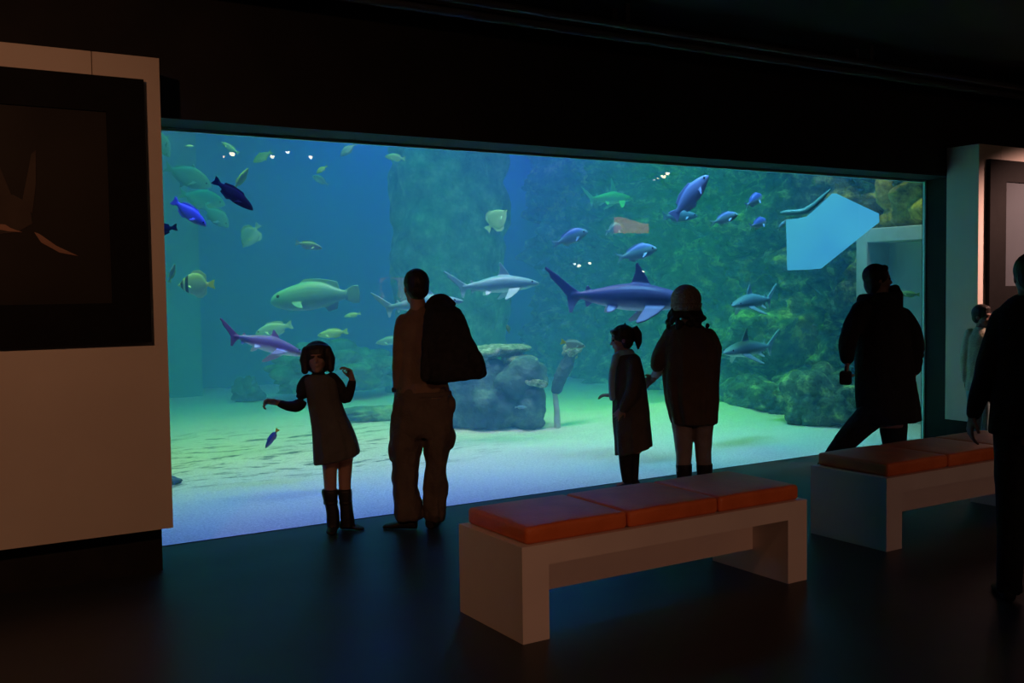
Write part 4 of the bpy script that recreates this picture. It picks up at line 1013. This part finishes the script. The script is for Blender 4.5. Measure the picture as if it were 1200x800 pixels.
F.tube(b, [(404, 525, 0, 10), (404.5, 548, 0.02, 8.4), (404, 565, 0.02, 7.4), (405, 590, 0.02, 6.4), (406, 610, 0.03, 4)])
F.tube(b, [(389.5, 612, 0.02, 4), (389, 619.5, -0.06, 2)]); F.tube(b, [(406, 610, 0.03, 4), (416, 617, 0, 2)])
hand(b, F.L(327, 472, -0.06), (-1, -0.1, 0.2), (0.1, -0.6, -1), 1, 0.95, 0.88)
hand(b, F.L(413, 446, -0.06), (-0.25, -0.15, 1), (-1, -0.5, -0.1), -1, 0.85, 0.88)
F.part('body', b, M_SKIN, 0.0055, 2)
b = new()                                        # bob
H.e(b, (0, -0.09, 0.14), (0.46, 0.46, 0.43)); H.e(b, (0, -0.17, -0.14), (0.47, 0.32, 0.36))
for q in (-1, 1): H.tube(b, [(q*0.32, 0.08, 0.25), (q*0.42, 0.04, -0.05), (q*0.41, 0.07, -0.38)], [0.16, 0.16, 0.12])
H.tube(b, [(-0.24, 0.22, 0.32), (0, 0.30, 0.34), (0.24, 0.22, 0.32)], [0.09, 0.09, 0.09])
F.part('hair', b, M_HAIR, 0.007, 2)
M_DRESS = cloth('grey_brown_wool_dress', (0.075, 0.072, 0.064))
b = new()
F.loft(b, [(438.5, 364, 384, 0.055), (441.5, 356, 391, 0.07), (447, 354.5, 395.5, 0.085), (460, 358, 398, 0.095), (475, 360.5, 401.5, 0.095), (488, 363, 406.5, 0.105), (502, 365, 412.5, 0.12), (518, 366, 418, 0.135), (530, 366.5, 421, 0.145), (538, 367, 421, 0.145)], fold=0.05, nf=9, tilt=(0.2, 0))
F.part('dress', b, M_DRESS, 0.008, 2, 0.006, seed=4)
b = new()
F.tube(b, [(361, 446, 0, 8), (355, 455, 0, 7.6), (351.5, 474, -0.03, 6.8), (340, 476, -0.045, 6), (329, 473, -0.06, 4.7)])
F.tube(b, [(389, 444, 0, 8), (397, 453, 0, 7.4), (405, 467, -0.03, 6.6), (409.5, 459, -0.05, 6), (412.5, 448, -0.06, 4.8)])
F.tube(b, [(373, 437, 0, 7.2), (374, 446, 0, 9)])
F.part('long_sleeved_top', b, M_BLACKC, 0.007, 3, 0.006, seed=5)
for k, (rows, he, to) in enumerate((
   ([(573, 377.5, 396.5, 0.062), (577, 377, 396.5, 0.064), (588, 379.5, 395.5, 0.06), (600, 382, 397, 0.056), (611, 382, 397.5, 0.055), (619, 383, 397, 0.05)], (390, 622, 0.06), (388.5, 622, -0.13)),
   ([(573, 396, 412, 0.058), (577, 396, 412.5, 0.06), (588, 398, 412.5, 0.056), (600, 399, 414, 0.054), (610, 399, 415.5, 0.052), (617, 399, 415, 0.05)], (400, 620, 0.06), (426, 620, -0.03)))):
    b = new(); F.loft(b, rows, fold=0.05, nf=5, ph=k); shoe(F, b, he, to, 6.6, 5)
    bt = F.part('boot', b, M_SHOE, 0.0065, 2, 0.008, seed=k+2)
    b = new(); r0 = rows[2]; F.loft(b, [(r0[0]-2, r0[1]-0.6, r0[2]+0.6, r0[3]+0.004), (r0[0]+2, r0[1]-0.6, r0[2]+0.6, r0[3]+0.004)]); st_ = F.part('boot_strap', b, M_SHOE, 0.006, 0, parent=bt)

# ---- the child in profile
F = Fig(737, 573, 'child in a long dark coat with pale scarf, in profile facing left')
b = new(); H = Head(F.L(728.5, 397.5), PI/2+0.15, 0.225, -0.14); H.build(b, F.root, True)
F.tube(b, [(731, 408, 0, 6), (733, 418, 0, 6.5)])
F.loft(b, [(420, 726, 746, 0.08), (440, 724, 750, 0.10), (470, 724, 752, 0.09), (510, 724, 752, 0.1), (530, 726, 752, 0.08)])
F.tube(b, [(740, 428, -0.11, 5), (741, 458, -0.15, 4.5), (729, 482, -0.16, 3.4)]); F.tube(b, [(738, 428, 0.11, 5), (730, 464, 0.14, 4.5), (717, 463, 0.13, 3.2)])
F.tube(b, [(733, 515, -0.06, 8), (733, 540, -0.05, 6.4), (735, 563, -0.05, 4.2), (724, 568, -0.06, 1.8)]); F.tube(b, [(742, 515, 0.06, 8), (742, 540, 0.06, 6.4), (742, 563, 0.05, 4.2), (732, 568, 0.05, 1.8)])
hand(b, F.L(717.5, 463, 0.13), (-1, 0.1, 0.02), (0, 0.2, -1), -1, 0.35, 0.78)
hand(b, F.L(731, 478, -0.165), (-0.7, 0.1, -0.8), (0, 1, -0.3), 1, 0.3, 0.78)
F.part('body', b, M_SKIN, 0.006, 2)
b = new()
H.e(b, (0, -0.08, 0.15), (0.37, 0.43, 0.39)); H.e(b, (0, -0.14, -0.08), (0.36, 0.28, 0.32)); H.tube(b, [(-0.2, 0.26, 0.3), (0.2, 0.26, 0.3)], [0.1, 0.1])
H.tube(b, [(0, -0.4, 0.25), (0, -0.55, 0.3), (0, -0.62, 0.1), (0, -0.60, -0.2), (0, -0.55, -0.42)], [0.1, 0.15, 0.16, 0.13, 0.05])
H.tube(b, [(0, -0.2, 0.5), (0, -0.22, 0.6), (0, -0.12, 0.64)], [0.04, 0.025, 0.012])
F.part('hair', b, M_HAIR, 0.007, 2)
M_COATC = cloth('dark_olive_coat', (0.06, 0.05, 0.04))
b = new()
F.loft(b, [(414, 726, 744, 0.065), (418, 723, 749.5, 0.105), (428, 720.5, 752.5, 0.13), (442, 719, 755.5, 0.135), (460, 718, 758, 0.14), (480, 717.5, 760.5, 0.15), (500, 719, 762, 0.16), (516, 720.5, 763.5, 0.17), (528, 721, 764, 0.175)], fold=0.05, nf=8, tilt=(0.24, 0))
F.tube(b, [(742, 427, -0.11, 9), (743.5, 445, -0.15, 8.5), (741, 460, -0.17, 8), (734, 472, -0.17, 7), (731, 478, -0.165, 5.5)])
F.tube(b, [(737, 428, 0.10, 8.5), (731, 450, 0.14, 8), (727, 461, 0.15, 6.5), (719, 463, 0.135, 4.8)])
F.part('coat', b, M_COATC, 0.008, 2, 0.008, seed=6)
b = new(); F.loft(b, [(409, 724, 741, 0.06), (413, 721.5, 744, 0.078), (417, 721, 745, 0.082), (420, 723, 744, 0.07)], sup=1.0)
F.tube(b, [(722, 418, -0.06, 4.5), (718.5, 432, -0.1, 4.2), (717, 448, -0.1, 4), (717.5, 466, -0.09, 3.6)])
F.part('scarf', b, cloth('pale_blue_grey_scarf', (0.20, 0.36, 0.50)), 0.007, 2, 0.008)
b = new(); F.tube(b, [(733, 515, -0.06, 9), (733, 540, -0.05, 7.6), (735, 562, -0.05, 6.2)]); F.tube(b, [(742, 515, 0.06, 9), (742, 540, 0.06, 7.4), (742, 562, 0.05, 6.2)]); F.part('leggings', b, M_BLACKC, 0.008, 2)
for he, to in (((741, 569, -0.05), (715, 569, -0.08)), ((750, 569, 0.06), (726, 569, 0.05))):
    b = new(); shoe(F, b, he, to, 5.6, 4.4); F.part('shoe', b, M_SHOE, 0.006, 2)

# ---- the woman in the knit hat
F = Fig(812, 567, 'woman in pale knit hat and loose brown cape coat, seen from behind')
b = new(); H = Head(F.L(804, 358.5), 0.12, 0.225); H.build(b, F.root)
F.tube(b, [(805, 368, 0, 7), (806, 384, 0, 8)])
F.loft(b, [(384, 790, 824, 0.07), (392, 786, 830, 0.09), (420, 790, 828, 0.1), (440, 790, 826, 0.09), (475, 788, 834, 0.12), (495, 790, 834, 0.1)])
F.tube(b, [(789, 394, 0, 6), (781, 424, -0.03, 5), (766, 443, 0.03, 3.6)]); F.tube(b, [(829, 394, 0, 6), (836, 420, 0.05, 5), (824, 436, 0.2, 3.6)])
F.tube(b, [(800, 488, 0, 11), (801, 520, 0.01, 8.5), (801, 552, 0, 6)]); F.tube(b, [(823, 488, 0, 11), (824, 520, 0.01, 8.5), (825, 552, 0, 6)])
F.tube(b, [(801, 552, 0, 5), (801, 558, 0.08, 2.2)]); F.tube(b, [(825, 552, 0, 5), (827, 558, 0.08, 2.2)])
hand(b, F.L(768, 441, 0.03), (-0.8, 0.2, -0.55), (-0.2, -0.3, -0.2), 1, 0.3, 0.95)
hand(b, F.L(824, 436, 0.2), (-0.9, 0.3, 0.1), (0, -1, 0), -1, 0.5, 0.95)
F.part('body', b, M_SKIN, 0.0065, 2)
b = new()
random.seed(12)
H.e(b, (0, -0.08, -0.05), (0.42, 0.42, 0.4))
for k in range(60):
    a = random.uniform(PI*0.95, PI*2.05); zz = random.uniform(-0.78, -0.12); rr_ = 0.36+0.42*(-zz)**0.9*random.uniform(0.75, 1.1)
    H.e(b, (math.cos(a)*rr_*1.12, math.sin(a)*rr_*0.62-0.05, zz), (0.10, 0.10, 0.12), 2)
F.part('hair', b, M_HAIR, 0.008, 2, 0.02)
M_HAT = mat('cream_knit', (0.30, 0.24, 0.18), (0.38, 0.31, 0.24), rough=0.95, scale=60, bump=0.5)
b = new(); cen = F.L(804, 351)
rings = []
for j in range(15):
    f = j/14; z = 0.128*math.sin(-0.52+f*(PI/2+0.50)); r = 0.126*math.cos(-0.52+f*(PI/2+0.50))
    rings.append([cen+Vector((r*1.0*math.cos(2*PI*i/72)*(1+0.012*math.cos(i*PI)), r*1.06*math.sin(2*PI*i/72)*(1+0.012*math.cos(i*PI)), z)) for i in range(72)])
ring_loft(b, rings); hat = obj('knit_hat', b, M_HAT, F.root)
b = new(); rb = []
for z, r in ((-0.092, 0.106), (-0.09, 0.118), (-0.06, 0.127), (-0.03, 0.131), (-0.028, 0.12)):
    rb.append([cen+Vector((r*math.cos(2*PI*i/96)*(1+0.014*math.cos(i*PI/2)), r*1.06*math.sin(2*PI*i/96)*(1+0.014*math.cos(i*PI/2)), z)) for i in range(96)])
ring_loft(b, rb); obj('hat_brim', b, M_HAT, hat)
M_CAPE = cloth('brown_cape_wool', (0.085, 0.057, 0.038))
b = new()
F.loft(b, [(379, 791, 819, 0.085), (384, 783, 826, 0.115), (392, 778, 833, 0.14), (404, 776, 840, 0.155), (418, 775.5, 843.5, 0.165), (432, 777, 843.5, 0.17), (448, 777, 842.5, 0.18), (464, 779, 842, 0.185), (480, 783, 841, 0.185), (490, 786, 840.5, 0.18), (496, 788, 839.5, 0.175)], n=72, fold=0.055, nf=10)
F.tube(b, [(787, 392, 0, 10), (780, 406, -0.01, 10.5), (773.5, 420, -0.02, 10.5), (771, 427, -0.02, 9.5)]); F.tube(b, [(830, 393, 0, 9), (837, 408, 0.03, 8.5), (837, 424, 0.08, 8)])
F.part('cape_coat', b, M_CAPE, 0.009, 2, 0.014, seed=7)
b = new(); F.tube(b, [(778, 424, -0.02, 7), (772, 434, 0.0, 6.5), (768, 440, 0.03, 5.2)]); F.part('sleeve', b, cloth('grey_sweater', (0.34, 0.33, 0.33)), 0.007, 2, 0.006)
b = new()
F.loft(b, [(480, 787, 813, 0.11), (492, 786.5, 812.5, 0.11), (510, 788.5, 811.5, 0.1), (530, 791.5, 811, 0.085), (545, 792, 810, 0.075), (552, 792, 810, 0.075)], fold=0.03, nf=5)
F.loft(b, [(480, 811, 838, 0.11), (492, 811.5, 837, 0.11), (510, 813, 835, 0.1), (530, 814.5, 833.5, 0.085), (545, 816, 833.5, 0.075), (552, 816, 833.5, 0.075)], fold=0.03, nf=5, ph=1)
blob(b, F.L(812, 484), (0.14, 0.11, 0.06))
F.part('trousers', b, cloth('pale_trousers', (0.25, 0.205, 0.19)), 0.008, 2, 0.008, seed=8)
for x in (801.5, 825.5):
    b = new(); F.loft(b, [(543, x-9.8, x+9.8, 0.08), (549, x-9.6, x+9.6, 0.08), (558, x-9, x+9, 0.075), (563, x-9, x+9, 0.075)], fold=0.02, nf=5); shoe(F, b, (x, 560, -0.09), (x+(3 if x > 810 else -3), 560, 0.19), 6.5, 4.6)
    F.part('boot', b, M_SHOE, 0.007, 2)

# ---- the walking man in the long dark coat
F = Fig(1036, 581, 'man in a long black coat striding right, beyond the second bench')
b = new(); H = Head(F.L(1029.5, 327.5), -PI/2+0.25, 0.235, 0.03); H.build(b, F.root)
F.tube(b, [(1030, 338, 0, 9), (1032, 356, 0, 10)])
F.loft(b, [(356, 1016, 1052, 0.1), (370, 1012, 1058, 0.14), (410, 1012, 1058, 0.13), (440, 1014, 1058, 0.12), (480, 1012, 1062, 0.14), (500, 1016, 1058, 0.1)])
F.tube(b, [(1010, 368, -0.15, 7), (992, 405, -0.2, 6), (993, 424, -0.18, 4.4)]); F.tube(b, [(1058, 374, 0.12, 7), (1070, 412, 0.1, 6), (1070, 438, 0.02, 4.4)])
F.tube(b, [(1046, 480, 0.06, 13), (1048, 530, 0.06, 9), (1047, 572, 0.06, 6), (1058, 577, 0.06, 4.5)]); F.tube(b, [(1026, 480, -0.06, 13), (990, 518, -0.06, 9), (960, 558, -0.06, 6), (966, 570, -0.06, 4.5)])
hand(b, F.L(993, 422, -0.18), (-0.1, 0, -1), (0.9, 0.2, 0), -1, 0.8, 1.0); hand(b, F.L(1070, 436, 0.02), (0.05, -0.1, -1), (-0.9, 0.2, 0), 1, 0.4, 1.0)
F.part('body', b, M_SKIN, 0.0065, 2)
b = new(); H.e(b, (0, -0.10, 0.13), (0.38, 0.43, 0.41)); H.e(b, (0, -0.2, -0.12), (0.36, 0.28, 0.4)); H.tube(b, [(-0.2, 0.16, 0.36), (0.2, 0.16, 0.36)], [0.12, 0.12])
F.part('hair', b, M_HAIR, 0.007, 2, 0.006)
M_COATB = cloth('black_wool_coat', (0.014, 0.013, 0.014))
b = new()
F.loft(b, [(349, 1014, 1050, 0.11), (354, 1009, 1055, 0.15), (363, 1003, 1061, 0.18), (375, 1001, 1065, 0.19), (400, 1000, 1068, 0.18), (430, 1001, 1070, 0.17), (455, 1001, 1075, 0.18), (478, 1003, 1079, 0.2), (494, 1004, 1081, 0.2)], fold=0.02, nf=7, tilt=(0.06, 0))
F.tube(b, [(1010, 364, -0.14, 12), (999, 384, -0.18, 11.5), (993, 405, -0.2, 10), (992.5, 419, -0.18, 8)]); F.tube(b, [(1058, 371, 0.1, 11), (1068, 388, 0.12, 11), (1073, 410, 0.1, 10.5), (1071, 432, 0.04, 8)])
F.part('coat', b, M_COATB, 0.009, 2, 0.012, seed=10)
b = new(); F.tube(b, [(1012, 352, -0.08, 8), (1030, 351, -0.12, 8), (1047, 350, -0.06, 8.5), (1050, 346, 0.03, 8), (1046, 341, 0.03, 7)]); F.tube(b, [(1049, 339, 0.0, 6), (1050, 346, 0.0, 7.5), (1051, 358, -0.03, 7), (1053, 370, -0.04, 5.5)]); F.tube(b, [(1012, 352, 0.06, 8), (1032, 352, 0.12, 8), (1048, 350, 0.06, 8)])
F.part('scarf', b, M_BLACKC, 0.008, 2, 0.012)
b = new()
F.tube(b, [(1046, 478, 0.06, 17), (1047, 500, 0.06, 15.5), (1048, 530, 0.06, 12.5), (1047, 570, 0.06, 10)]); F.tube(b, [(1028, 478, -0.06, 18), (1012, 495, -0.06, 16), (988, 520, -0.06, 12.5), (962, 554, -0.06, 9)])
blob(b, F.L(1036, 476), (0.18, 0.15, 0.1))
F.part('trousers', b, M_BLACKC, 0.009, 2, 0.008)
for he, to in (((1040, 579, 0.06), (1068, 579, 0.06)), ((953, 579, -0.06), (978, 579, -0.06))):
    b = new(); shoe(F, b, he, to, 6.5, 5.2); F.part('shoe', b, M_SHOE, 0.007, 2)
# small bag in his trailing hand
bg = empty('bag', F.root.location, F.rz, 'small black bag held in the striding man\'s trailing hand', 'bag')
b = new(); q = F.L(991, 442, -0.18); box(b, q.x-0.045, q.x+0.045, q.y-0.06, q.y+0.06, q.z-0.055, q.z+0.05, 0.02, 3); obj('bag_body', b, M_BLACKC, bg)
b = new(); chain(b, [q+Vector((0, -0.05, 0.04)), q+Vector((0, -0.03, 0.085)), q+Vector((0, 0.03, 0.085)), q+Vector((0, 0.05, 0.04))], [0.008]*4, 8); obj('bag_handle', b, M_SHOE, bg)

# ---- the dark visitor at the right edge
F = Fig(1198, 703, 'dark clothed visitor standing at the right edge, nearest person to the bench')
b = new(); H = Head(F.L(1207, 325), 0.3, 0.232); H.build(b, F.root)
F.tube(b, [(1207, 342, 0, 12), (1207, 358, 0, 13)])
F.loft(b, [(358, 1182, 1232, 0.08), (375, 1174, 1240, 0.11), (430, 1176, 1238, 0.11), (480, 1170, 1244, 0.12), (520, 1174, 1240, 0.1)])
F.tube(b, [(1172, 378, 0, 9), (1153, 440, 0, 8), (1141, 486, 0.03, 6)]); F.tube(b, [(1242, 378, 0, 9), (1260, 440, 0, 8), (1270, 486, 0.03, 6)])
F.tube(b, [(1188, 510, 0, 18), (1184, 595, 0, 13), (1182, 682, 0, 9)]); F.tube(b, [(1226, 510, 0, 18), (1228, 595, 0, 13), (1230, 682, 0, 9)])
F.tube(b, [(1182, 682, 0, 9), (1178, 695, 0.1, 7)]); F.tube(b, [(1230, 682, 0, 9), (1232, 695, 0.1, 7)])
hand(b, F.L(1140.5, 486, 0.03), (-0.2, 0.05, -1), (0.8, 0.3, 0), 1, 0.45, 1.0); hand(b, F.L(1270, 486, 0.03), (0.15, 0.05, -1), (-0.8, 0.3, 0), -1, 0.45, 1.0)
F.part('body', b, M_SKIN, 0.0065, 2)
H.short_hair(F.root, M_HAIR, 1.06)
b = new()
F.loft(b, [(345, 1190, 1224, 0.08), (352, 1180, 1234, 0.1), (361, 1170, 1244, 0.12), (375, 1166, 1248, 0.135), (405, 1166, 1248, 0.14), (440, 1164, 1250, 0.14), (480, 1159, 1253, 0.145), (508, 1157, 1255, 0.15)], fold=0.012, nf=7)
F.tube(b, [(1174, 374, 0, 14), (1163, 405, -0.01, 13.5), (1154, 440, 0, 12.5), (1146, 465, 0.02, 11), (1141, 484, 0.03, 9)]); F.tube(b, [(1240, 374, 0, 14), (1251, 405, -0.01, 13.5), (1260, 440, 0, 12.5), (1266, 465, 0.02, 11), (1270, 484, 0.03, 9)])
F.part('coat', b, M_COATB, 0.009, 2, 0.01, seed=13)
b = new()
F.loft(b, [(495, 1163, 1208, 0.12), (520, 1164, 1206, 0.115), (580, 1166, 1203, 0.09), (630, 1167, 1200, 0.08), (680, 1167, 1198, 0.075), (692, 1167, 1199, 0.075)], fold=0.02, nf=5)
F.loft(b, [(495, 1206, 1250, 0.12), (520, 1208, 1249, 0.115), (580, 1210, 1247, 0.09), (630, 1213, 1246, 0.08), (680, 1214, 1246, 0.075), (692, 1214, 1246, 0.075)], fold=0.02, nf=5, ph=1)
F.part('trousers', b, M_BLACKC, 0.009, 2, 0.01)
for he, to in (((1184, 700, -0.08), (1168, 700, 0.2)), ((1232, 700, -0.08), (1244, 700, 0.2))):
    b = new(); shoe(F, b, he, to, 10, 7); F.part('shoe', b, M_SHOE, 0.007, 2)

# ---- the far child by the right display panel
F = Fig(1147, 538, 'child in a pale khaki jacket far right, in front of the right display panel')
b = new(); H = Head(F.L(1151.5, 371), -PI/2-0.6, 0.215); H.build(b, F.root, True)
F.tube(b, [(1150, 380, 0, 5.5), (1149, 388, 0, 6)])
F.loft(b, [(388, 1138, 1160, 0.07), (400, 1135, 1162, 0.085), (430, 1136, 1160, 0.08), (456, 1134, 1161, 0.09), (470, 1136, 1159, 0.07)])
F.tube(b, [(1136, 393, 0, 4.5), (1131, 424, -0.02, 4), (1132, 446, -0.02, 3)]); F.tube(b, [(1159, 393, 0, 4.5), (1163, 424, 0, 4), (1163, 446, -0.02, 3)])
F.tube(b, [(1141, 460, 0, 8), (1141, 495, 0, 6), (1141, 530, 0, 4.4), (1143, 535, -0.08, 3.4)]); F.tube(b, [(1154, 460, 0, 8), (1154, 495, 0, 6), (1154, 530, 0, 4.4), (1157, 535, -0.08, 3.4)])
hand(b, F.L(1132, 445, -0.02), (-0.05, 0, -1), (1, 0.2, 0), 1, 0.4, 0.75); hand(b, F.L(1163, 445, -0.02), (0.05, 0, -1), (-1, 0.2, 0), -1, 0.4, 0.75)
F.part('body', b, M_SKIN, 0.006, 2)
H.short_hair(F.root, M_HAIR, 1.05)
b = new()
F.loft(b, [(383, 1144, 1156, 0.06), (388, 1139, 1160, 0.09), (397, 1134, 1163, 0.115), (420, 1132.5, 1164, 0.12), (445, 1131, 1164, 0.125), (457, 1130, 1164.5, 0.125)], fold=0.02, nf=7)
F.tube(b, [(1137, 391, 0, 6.5), (1132, 410, -0.01, 6.2), (1130.5, 426, -0.02, 5.8), (1131.5, 444, -0.02, 4.8)]); F.tube(b, [(1158, 391, 0, 6.5), (1162, 410, -0.01, 6.2), (1164, 426, -0.02, 5.8), (1163.5, 444, -0.02, 4.8)])
F.part('jacket', b, cloth('pale_khaki', (0.55, 0.53, 0.40)), 0.008, 2, 0.01, seed=14)
b = new()
F.loft(b, [(450, 1131.5, 1148, 0.1), (475, 1133, 1148, 0.085), (505, 1134.5, 1147.5, 0.07), (533, 1135, 1147, 0.06)], fold=0.02, nf=5); F.loft(b, [(450, 1147, 1163, 0.1), (475, 1147.5, 1162, 0.085), (505, 1148, 1161, 0.07), (533, 1148.5, 1160.5, 0.06)], fold=0.02, nf=5)
F.part('trousers', b, cloth('pale_blue_trousers', (0.35, 0.5, 0.52)), 0.008, 2, 0.006)
for he, to in (((1141, 537, 0.06), (1143, 537, -0.12)), ((1154, 537, 0.06), (1158, 537, -0.12))):
    b = new(); shoe(F, b, he, to, 4.6, 4.0); F.part('shoe', b, M_SHOE, 0.006, 2)
# ------------------------------------------------------------------ render look
wd = bpy.data.worlds.new('dark'); wd.use_nodes = True
wd.node_tree.nodes['Background'].inputs[0].default_value = (0, 0, 0, 1)
SC.world = wd
SC.view_settings.view_transform = 'Standard'; SC.view_settings.look = 'None'
SC.view_settings.exposure = 0.0; SC.view_settings.gamma = 1.0; SC.view_settings.use_curve_mapping = False
cy = SC.cycles
cy.max_bounces = 8; cy.diffuse_bounces = 3; cy.glossy_bounces = 3; cy.transparent_max_bounces = 12; cy.volume_bounces = 1
cy.use_denoising = True
cy.sample_clamp_indirect = 3.0; cy.caustics_reflective = False; cy.caustics_refractive = False
